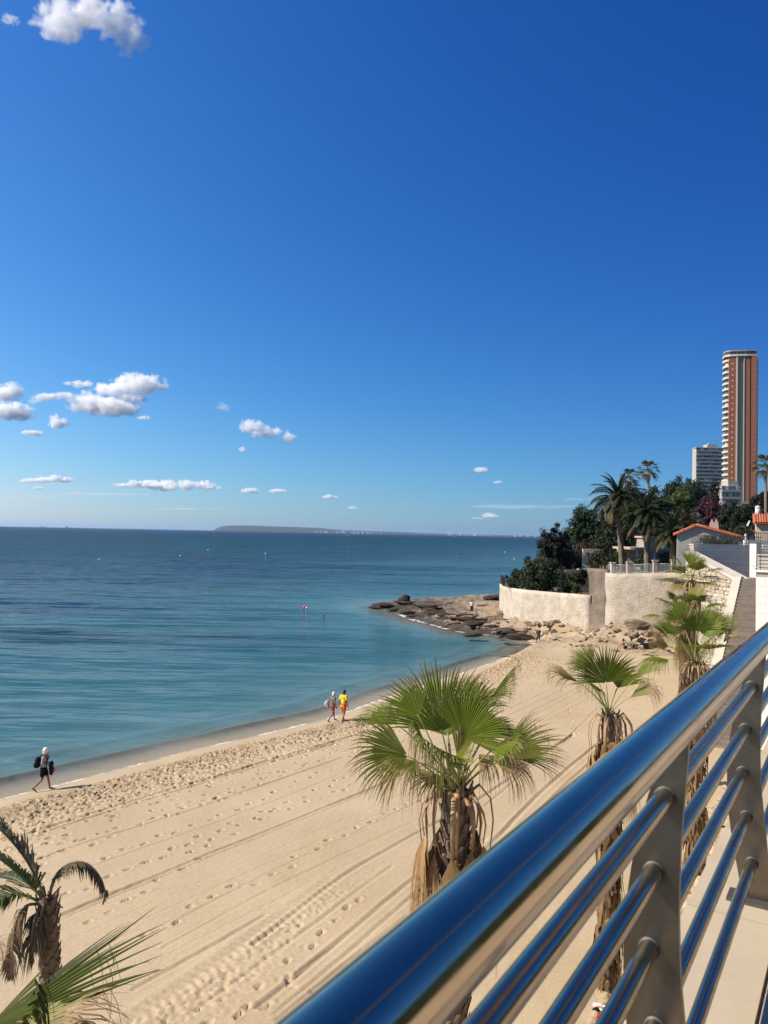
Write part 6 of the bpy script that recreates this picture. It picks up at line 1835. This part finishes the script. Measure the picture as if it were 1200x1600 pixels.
def person(label, px, py, hgt, az, pose, parts, skin=M_SKIN, vox=.011, z=None, group=None):
    p = on_land(px, py) if z is None else gnd(px, py, z)
    if z is None: p.z = max(p.z, 0.0)
    J = dict(WALK); J.update(pose); s = hgt / 1.72
    J = {k: Vector(v) * s for k, v in J.items()}
    root = thing('person', label, 'person', p, -az, group)
    b = MB()
    h = J['head']; hd_ = (h - J['neck']).normalized()
    b.ball(h, Vector((.075, .095, .115)) * s, sub=3); b.ball(h + Vector((0, .05, -.055)) * s, Vector((.05, .05, .05)) * s, sub=2)
    b.ball(h + Vector((0, .10, -.01)) * s, Vector((.014, .022, .022)) * s, sub=2)
    for sg in (-1, 1): b.ball(h + Vector((sg * .078, 0, -.01)) * s, Vector((.014, .022, .032)) * s, sub=2)
    caps(b, J['neck'] - Vector((0, 0, .06)) * s, h - Vector((0, .01, .06)) * s, .055 * s, .05 * s)
    pel, che = J['pel'], J['che']
    b.ball(pel, Vector((.155, .115, .12)) * s, sub=3); b.ball(pel.lerp(che, .5), Vector((.135, .10, .16)) * s, sub=3); b.ball(che, Vector((.16, .11, .15)) * s, sub=3)
    for e in 'lr':
        caps(b, che.lerp(J['s' + e], .3), J['s' + e], .085 * s, .062 * s); caps(b, J['s' + e], J['e' + e], .052 * s, .041 * s); caps(b, J['e' + e], J['w' + e], .040 * s, .028 * s)
        w = J['w' + e]; d = (w - J['e' + e]).normalized(); sd = Vector((0, 1, 0)) - d * d.y; sd = sd.normalized() if sd.length > .1 else Vector((1, 0, 0)); up_ = d.cross(sd)
        caps(b, w, w + d * .075 * s, .028 * s, .030 * s)
        for f, (off, ln) in enumerate(((-.025, .070), (-.008, .080), (.010, .075), (.026, .060))):
            a0 = w + d * .085 * s + sd * off * s; k1 = a0 + d * ln * .55 * s; caps(b, a0, k1, .0105 * s, .0095 * s, 6); caps(b, k1, k1 + (d * .8 + up_ * .6) * ln * .45 * s, .0095 * s, .008 * s, 6)
        caps(b, w + d * .02 * s + sd * .025 * s, w + d * .075 * s + sd * .055 * s, .012 * s, .010 * s, 6)
        caps(b, J['h' + e], J['k' + e], .083 * s, .056 * s); caps(b, J['k' + e], J['a' + e], .055 * s, .036 * s)
        a, t_ = J['a' + e], J['t' + e]; caps(b, a - (t_ - a) * .15, t_, .042 * s, .030 * s)
        caps(b, t_, t_ + (t_ - a).normalized() * .05 * s, .028 * s, .022 * s)
    voxel(b.build('body', skin, root), vox)
    def blob(name, m_, fn, vx=vox):
        b = MB(); fn(b, J, s); return voxel(b.build(name, m_, root), vx)
    for name, m_, fn in parts: blob(name, m_, fn)
    for sg in (-1, 1):
        b = MB(); b.ball(h + Vector((sg * .032, .086, .012)) * s, .010 * s, sub=2); b.build('eye', M_BHAIR, root)
    return root
def hair_short(b, J, s):
    h = J['head']; b.ball(h + Vector((0, -.018, .028)) * s, Vector((.088, .100, .108)) * s, sub=3); b.ball(h + Vector((0, -.05, -.03)) * s, Vector((.075, .065, .09)) * s, sub=3)
def hair_big(b, J, s):
    h = J['head']; b.ball(h + Vector((0, -.03, .03)) * s, Vector((.115, .125, .125)) * s, sub=3, jit=.12); b.ball(h + Vector((0, -.06, -.05)) * s, Vector((.105, .085, .10)) * s, sub=3, jit=.12)
def top(sleeve=.6, length=.0, bulk=1.0):
    def f(b, J, s):
        pel, che = J['pel'], J['che']; lo = pel + Vector((0, 0, .02 - length)) * s
        b.ball(lo, Vector((.168, .128, .13)) * s * bulk, sub=3); b.ball(pel.lerp(che, .5), Vector((.155, .122, .18)) * s * bulk, sub=3); b.ball(che, Vector((.178, .128, .165)) * s * bulk, sub=3)
        for e in 'lr':
            S_, E_, W_ = J['s' + e], J['e' + e], J['w' + e]
            caps(b, che.lerp(S_, .3), S_, .10 * s, .078 * s)
            if sleeve <= 1: caps(b, S_, S_.lerp(E_, sleeve), .070 * s, .064 * s)
            else: caps(b, S_, E_, .068 * s, .055 * s); caps(b, E_, E_.lerp(W_, sleeve - 1), .055 * s, .042 * s)
    return f
def bottoms(f_len=.55, bulk=1.0, skirt=False):
    def f(b, J, s):
        b.ball(J['pel'] + Vector((0, 0, -.01)) * s, Vector((.170, .135, .115)) * s * bulk, sub=3)
        for e in 'lr': caps(b, J['h' + e], J['h' + e].lerp(J['k' + e], f_len), .108 * s * bulk, .092 * s * bulk)
        if skirt: caps(b, J['pel'], (J['kl'] + J['kr']) / 2 + Vector((0, 0, .2)) * s, .15 * s, .14 * s)
    return f
def trousers(b, J, s):
    bottoms(.9)(b, J, s)
    for e in 'lr': caps(b, J['h' + e].lerp(J['k' + e], .7), J['k' + e], .085 * s, .075 * s); caps(b, J['k' + e], J['k' + e].lerp(J['a' + e], .9), .074 * s, .058 * s)
def backpack(b, J, s):
    c_ = J['che'] + Vector((0, -.24, -.10)) * s
    b.ball(c_, Vector((.16, .13, .22)) * s, sub=3); b.ball(c_ + Vector((0, -.05, -.12)) * s, Vector((.15, .13, .13)) * s, sub=3)
    for sg in (-1, 1): b.tube([c_ + Vector((sg * .09, .05, .18)) * s, J['che'] + Vector((sg * .11, -.02, .19)) * s, J['che'] + Vector((sg * .11, .14, .08)) * s, J['che'] + Vector((sg * .12, .05, -.2)) * s], .022 * s, 8)
def jacket(b, J, s):
    w = (J['wl'] + J['wr']) / 2
    for k in range(5): caps(b, w + Vector((-.15 + .075 * k, .03, .05)) * s, w + Vector((-.16 + .08 * k, .06 + .02 * (k % 2), -.30 - .05 * (k % 3))) * s, .06 * s, .05 * s)
def pink_bit(b, J, s):
    w = (J['wl'] + J['wr']) / 2; b.ball(w + Vector((.02, .13, -.22)) * s, Vector((.07, .05, .13)) * s, sub=3, jit=.3)
def round_bag(b, J, s):
    w = J['wl']; b.ball(w + Vector((-.07, -.03, .08)) * s, Vector((.07, .20, .20)) * s, sub=3)
def side_bag(b, J, s):
    w = J['pel'] + Vector((.12, -.14, .18)) * s; b.ball(w, Vector((.12, .07, .16)) * s, sub=3); b.tube([w + Vector((0, 0, .1)) * s, J['che'] + Vector((0, -.15, .05)) * s, J['sl'] + Vector((.05, 0, .06)) * s], .018 * s, 8)
carry = dict(el=(-.21, -.02, 1.13), er=(.21, -.02, 1.13), wl=(-.13, .24, 1.06), wr=(.12, .25, 1.05))
person('white haired person with black backpack walking by the water', 67, 1236, 1.74, R(78), carry,
       [('hair', M_WHAIR, hair_big), ('cardigan', cloth('grey_cardigan', (0.30, 0.29, 0.27)), top(1.5, .03)), ('shorts', M_BLACK, bottoms(.62)), ('backpack', M_BLACK, backpack), ('jacket', M_BLACK, jacket), ('pink_cloth', cloth('pink_cloth', (0.6, 0.03, 0.12)), pink_bit)], M_SKIN2, vox=.011)
person('white haired person in grey top carrying a round white bag', 519, 1128, 1.68, R(50), dict(el=(-.24, -.12, 1.14), wl=(-.25, -.10, .92)),
       [('hair', M_WHAIR, hair_short), ('shirt', cloth('grey_top', (0.13, 0.12, 0.125)), top(.5, .02)), ('shorts', cloth('dark_red_shorts', (0.30, 0.025, 0.03)), bottoms(.45)), ('bag', M_WHP, round_bag)], M_SKIN2, vox=.013)
person('dark haired person in yellow shirt and red shorts', 536, 1128, 1.78, R(35), dict(al=(-.08, .14, .09), tl=(-.08, .32, .03), ar=(.08, -.2, .10), tr=(.09, -.06, .03), kl=(-.08, .10, .50), kr=(.08, 0, .49)),
       [('hair', M_BHAIR, hair_short), ('shirt', cloth('yellow_shirt', (0.58, 0.47, 0.02)), top(.75, .06, 1.06)), ('shorts', cloth('red_shorts', (0.65, 0.04, 0.02)), bottoms(.6)), ('bag', cloth('ochre_bag', (0.6, 0.38, 0.02)), side_bag)], M_SKIN2, vox=.013)
person('person in light cap and dark top walking at the far end of the sand', 841, 1006, 1.60, R(170), dict(),
       [('cap', M_CREAM, hair_short), ('shirt', cloth('brown_top', (0.10, 0.06, 0.06)), top(.6)), ('shorts', cloth('plum_shorts', (0.12, 0.05, 0.05)), bottoms(.6))], M_SKIN2, vox=.018)
stand = dict(kl=(-.09, .03, .49), kr=(.09, .0, .49), al=(-.10, 0, .09), ar=(.11, -.03, .09), tl=(-.11, .18, .03), tr=(.12, .15, .03))
pz = cape_z(gnd(737, 957, .9).x, gnd(737, 957, .9).y)
person('person in white top standing on the rocky point', 737, 957.5, 1.62, R(200), stand,
       [('hair', M_BHAIR, hair_short), ('shirt', cloth('white_top', (0.6, 0.6, 0.6)), top(.7)), ('trousers', M_BLACK, trousers)], M_SKIN2, vox=.02, z=pz)
sit = dict(pel=(0, 0, .13), che=(0, -.12, .46), neck=(0, -.13, .63), head=(0, -.10, .78), sl=(-.18, -.13, .57), sr=(.18, -.13, .57), el=(-.27, -.28, .36), er=(.27, -.28, .36), wl=(-.28, -.38, .10), wr=(.28, -.38, .10),
           hl=(-.09, .04, .12), hr=(.09, .04, .12), kl=(-.12, .42, .40), kr=(.12, .45, .36), al=(-.12, .68, .06), ar=(.12, .74, .06), tl=(-.13, .84, .05), tr=(.13, .90, .05))
person('sunbather in dark swimwear sitting on the sand, left of the pair', 976, 1014, 1.7, R(100), sit, [('hair', M_BHAIR, hair_short), ('swimsuit', M_BLACK, bottoms(.3))], M_SKIN2, vox=.02)
person('sunbather in green top sitting on the sand, right of the pair', 988, 1013, 1.7, R(60), sit, [('hair', M_BHAIR, hair_short), ('top', cloth('green_top', (0.08, 0.2, 0.05)), top(.3)), ('swimsuit', M_BLACK, bottoms(.3))], M_SKIN2, vox=.02)


# ================================================================== CLOUDS AND AIR
def cloud_material(name, dens, scale, lo, hi):
    M = bpy.data.materials.new(name); M.use_nodes = True
    N, L = M.node_tree.nodes, M.node_tree.links
    N.remove(N['Principled BSDF'])
    pv = N.new('ShaderNodeVolumePrincipled')
    pv.inputs['Color'].default_value = (1, 1, 1, 1)
    pv.inputs['Anisotropy'].default_value = 0.0
    tc = N.new('ShaderNodeTexCoord')
    def mth(op, a, b_=None, c_=None):
        q = N.new('ShaderNodeMath'); q.operation = op
        for i, x in enumerate((a, b_, c_)):
            if x is None: continue
            if isinstance(x, (int, float)): q.inputs[i].default_value = x
            else: L.new(x, q.inputs[i])
        return q.outputs[0]
    # 1 in the heart of a puff, 0 at its skin, flatter underneath
    sp = N.new('ShaderNodeSeparateXYZ'); L.new(tc.outputs['Generated'], sp.inputs[0])
    gx_, gy_, gz_ = [mth('MULTIPLY_ADD', sp.outputs[i], 2.0, -1.0) for i in range(3)]
    below = mth('MULTIPLY', mth('MINIMUM', gz_, 0.0), 1.35)
    zz = mth('ADD', mth('MAXIMUM', gz_, 0.0), below)
    r2 = mth('ADD', mth('ADD', mth('MULTIPLY', gx_, gx_), mth('MULTIPLY', gy_, gy_)), mth('MULTIPLY', zz, zz))
    core = mth('SUBTRACT', 1.0, r2)
    nz = N.new('ShaderNodeTexNoise'); nz.inputs['Scale'].default_value = scale; nz.inputs['Detail'].default_value = 7; nz.inputs['Roughness'].default_value = .63
    nz.inputs['Distortion'].default_value = .3
    gm = N.new('ShaderNodeNewGeometry'); L.new(gm.outputs['Position'], nz.inputs['Vector'])
    v = mth('ADD', mth('MULTIPLY', core, .55), mth('MULTIPLY', mth('SUBTRACT', nz.outputs[0], .5), 2.1))
    mr = N.new('ShaderNodeMapRange'); mr.interpolation_type = 'SMOOTHSTEP'
    mr.inputs['From Min'].default_value = lo - .22; mr.inputs['From Max'].default_value = hi - .08
    mr.inputs['To Min'].default_value = 0; mr.inputs['To Max'].default_value = dens
    L.new(v, mr.inputs['Value']); L.new(mth('MULTIPLY', mr.outputs[0], mth('GREATER_THAN', core, 0.0)), pv.inputs['Density'])
    L.new(pv.outputs[0], N['Material Output'].inputs['Volume'])
    return M
CLOUD_MATS = {}
def cloud(label, blobs, alt, dens=.05, lo=.36, hi=.60, seed=0, group=None):
    """blobs: (px, py, half width, half height) as seen; the cloud floats at the given altitude"""
    px0 = sum(q[0] for q in blobs) / len(blobs); py0 = sum(q[1] for q in blobs) / len(blobs)
    d = ray(px0, py0); c = CAM + d * ((alt - H) / d.z)
    s = c.y / FP; hh = max(q[3] for q in blobs) * s
    key = (round(dens / hh, 5), round(1.0 / hh, 4), lo, hi)
    if key not in CLOUD_MATS: CLOUD_MATS[key] = cloud_material('cloud_vapour', dens * .28 / hh, 1.5 / hh, lo, hi)
    root = thing('cloud', label, 'cloud', c, 0, group)
    rg = random.Random(seed)
    parts_ = []
    for (px_, py_, w, h) in blobs:
        n = max(2, min(7, int(round(w / h * .9))))
        for k in range(n):
            f = (k + .5) / n * 2 - 1 + rg.uniform(-.12, .12)
            e = math.sqrt(max(.12, 1 - min(1, f * f)))
            hk = h * rg.uniform(.55, 1.0) * (.45 + .55 * e); wk_ = max(hk * 1.15, w / n * rg.uniform(1.1, 1.7))
            parts_.append((px_ + f * w * .82, py_ + h * .35 - hk * .45 + rg.uniform(-.25, .25) * h, wk_, hk))
    for (px_, py_, w, h) in parts_:
        p = at(px_, py_, c.y * (1 + rg.uniform(-.5, .5) * w * s / c.y)) - c
        b = MB(); b.ball((0, 0, 0), (w * s * 1.4, max(h * 1.3, w * .7) * s * 1.1, h * s * 1.6), sub=3)
        b.build('puff', CLOUD_MATS[key], root, loc=p, colors=False)
    return root
cloud('large ragged white cloud at the top left', [(104, 40, 26, 32), (130, 12, 50, 20), (172, 34, 40, 30), (205, 66, 24, 22), (196, 86, 10, 9)], 900, dens=7, lo=.42, hi=.66, seed=1)
cloud('tiny cloud wisp left of the large top cloud', [(16, 33, 11, 8)], 900, dens=1.6, seed=2)
cloud('tiny cloud wisp touching the large top cloud', [(58, 36, 13, 5)], 900, dens=1.6, seed=3)
cloud('broad two tiered white cloud over the open sea at left', [(122, 600, 22, 7), (196, 605, 46, 17), (85, 619, 30, 8), (158, 635, 44, 17), (200, 625, 25, 9)], 1000, dens=9, seed=4)
cloud('upper small cloud cut by the left edge', [(10, 614, 20, 14)], 1000, dens=8, seed=5)
cloud('lower white cloud cut by the left edge', [(18, 645, 32, 15)], 1000, dens=9, seed=6)
cloud('small puff below the left edge clouds', [(52, 677, 14, 6)], 1000, dens=7, seed=7)
cloud('small puff under the broad cloud', [(93, 662, 12, 9), (85, 651, 8, 4)], 1000, dens=7, seed=8)
cloud('faint wisp between the edge clouds and the broad cloud', [(55, 626, 10, 8)], 1000, dens=1.8, seed=9)
cloud('tiny wisp right of the broad cloud', [(224, 654, 9, 4)], 1000, dens=2.5, seed=10)
cloud('ragged slanting cloud right of the broad cloud', [(393, 668, 14, 13), (415, 679, 24, 10), (452, 685, 11, 9)], 1000, dens=6, lo=.40, hi=.62, seed=11)
cloud('faint wisp left of the slanting cloud', [(350, 637, 9, 7)], 1000, dens=1.2, seed=12)
cloud('tiny white fleck under the slanting cloud', [(379, 702, 3, 5)], 1000, dens=3, seed=13)
cloud('long flat cloud near the horizon at left', [(78, 750, 47, 6)], 1000, dens=6, seed=14)
cloud('longest flat cloud bank low over the sea', [(215, 758, 46, 6), (280, 759, 60, 9), (330, 763, 16, 4)], 1000, dens=7, seed=15)
cloud('small flat puff right of the longest cloud bank', [(391, 767, 13, 5)], 1000, dens=5, seed=16)
cloud('second flat puff right of the longest cloud bank', [(435, 768, 13, 3.5)], 1000, dens=4, seed=17)
cloud('tiny puff under the left flat cloud', [(61, 763, 9, 3)], 1000, dens=4, seed=18)
cloud('tiny puff low over the middle of the sea', [(517, 777, 14, 3.5)], 1000, dens=4, seed=19)
cloud('faintest dot of cloud right of the middle puff', [(552, 793, 8, 2.5)], 1000, dens=2.5, seed=20)
cloud('tiny bright puff high right of the middle', [(752, 735, 9, 5)], 1000, dens=4, seed=21)
cloud('tiny puff just right of the bright puff', [(777, 753, 7, 3)], 1000, dens=3, seed=22)
cloud('small pale puff above the far high-rises', [(766, 807, 11, 4), (745, 810, 10, 2)], 700, dens=3, seed=23)
for q_, (lb, bl, de) in enumerate((('thin veil of cloud low at the left edge', [(25, 778, 80, 6)], .5), ('long thin veil under the flat clouds', [(150, 772, 95, 2.5)], .5), ('thin streak of veil cloud above the cape', [(292, 795, 60, 1.8)], .6), ('thin veil of cloud left of the garden trees', [(815, 792, 90, 4)], .5), ('thin veil touching the garden trees', [(905, 780, 30, 4)], .6))):
    cloud(lb, bl, 1400, dens=de * .55, lo=.30, hi=.75, seed=30 + q_)
# the same weather goes on outside the picture
rw = random.Random(77)
for k in range(7):
    cloud('fair weather cloud over the sea outside the view', [(rw.uniform(-900, -120), rw.uniform(560, 740), rw.uniform(20, 50), rw.uniform(6, 14))], 1000, dens=7, seed=60 + k, group='clouds farther along the coast')

M = bpy.data.materials.new('haze'); M.use_nodes = True
N, L = M.node_tree.nodes, M.node_tree.links
N.remove(N['Principled BSDF'])
pv = N.new('ShaderNodeVolumePrincipled'); pv.inputs['Color'].default_value = (0.50, 0.72, 1.0, 1); pv.inputs['Density'].default_value = HAZE_D = 2.4e-5
pv.inputs['Anisotropy'].default_value = 0.3
L.new(pv.outputs[0], N['Material Output'].inputs['Volume'])
b = MB(); b.box((-45000, -45000, -3), (45000, 45000, 140)); o = b.build('haze', M, colors=False); o['kind'] = 'stuff'; o['label'] = 'thin bluish sea haze'
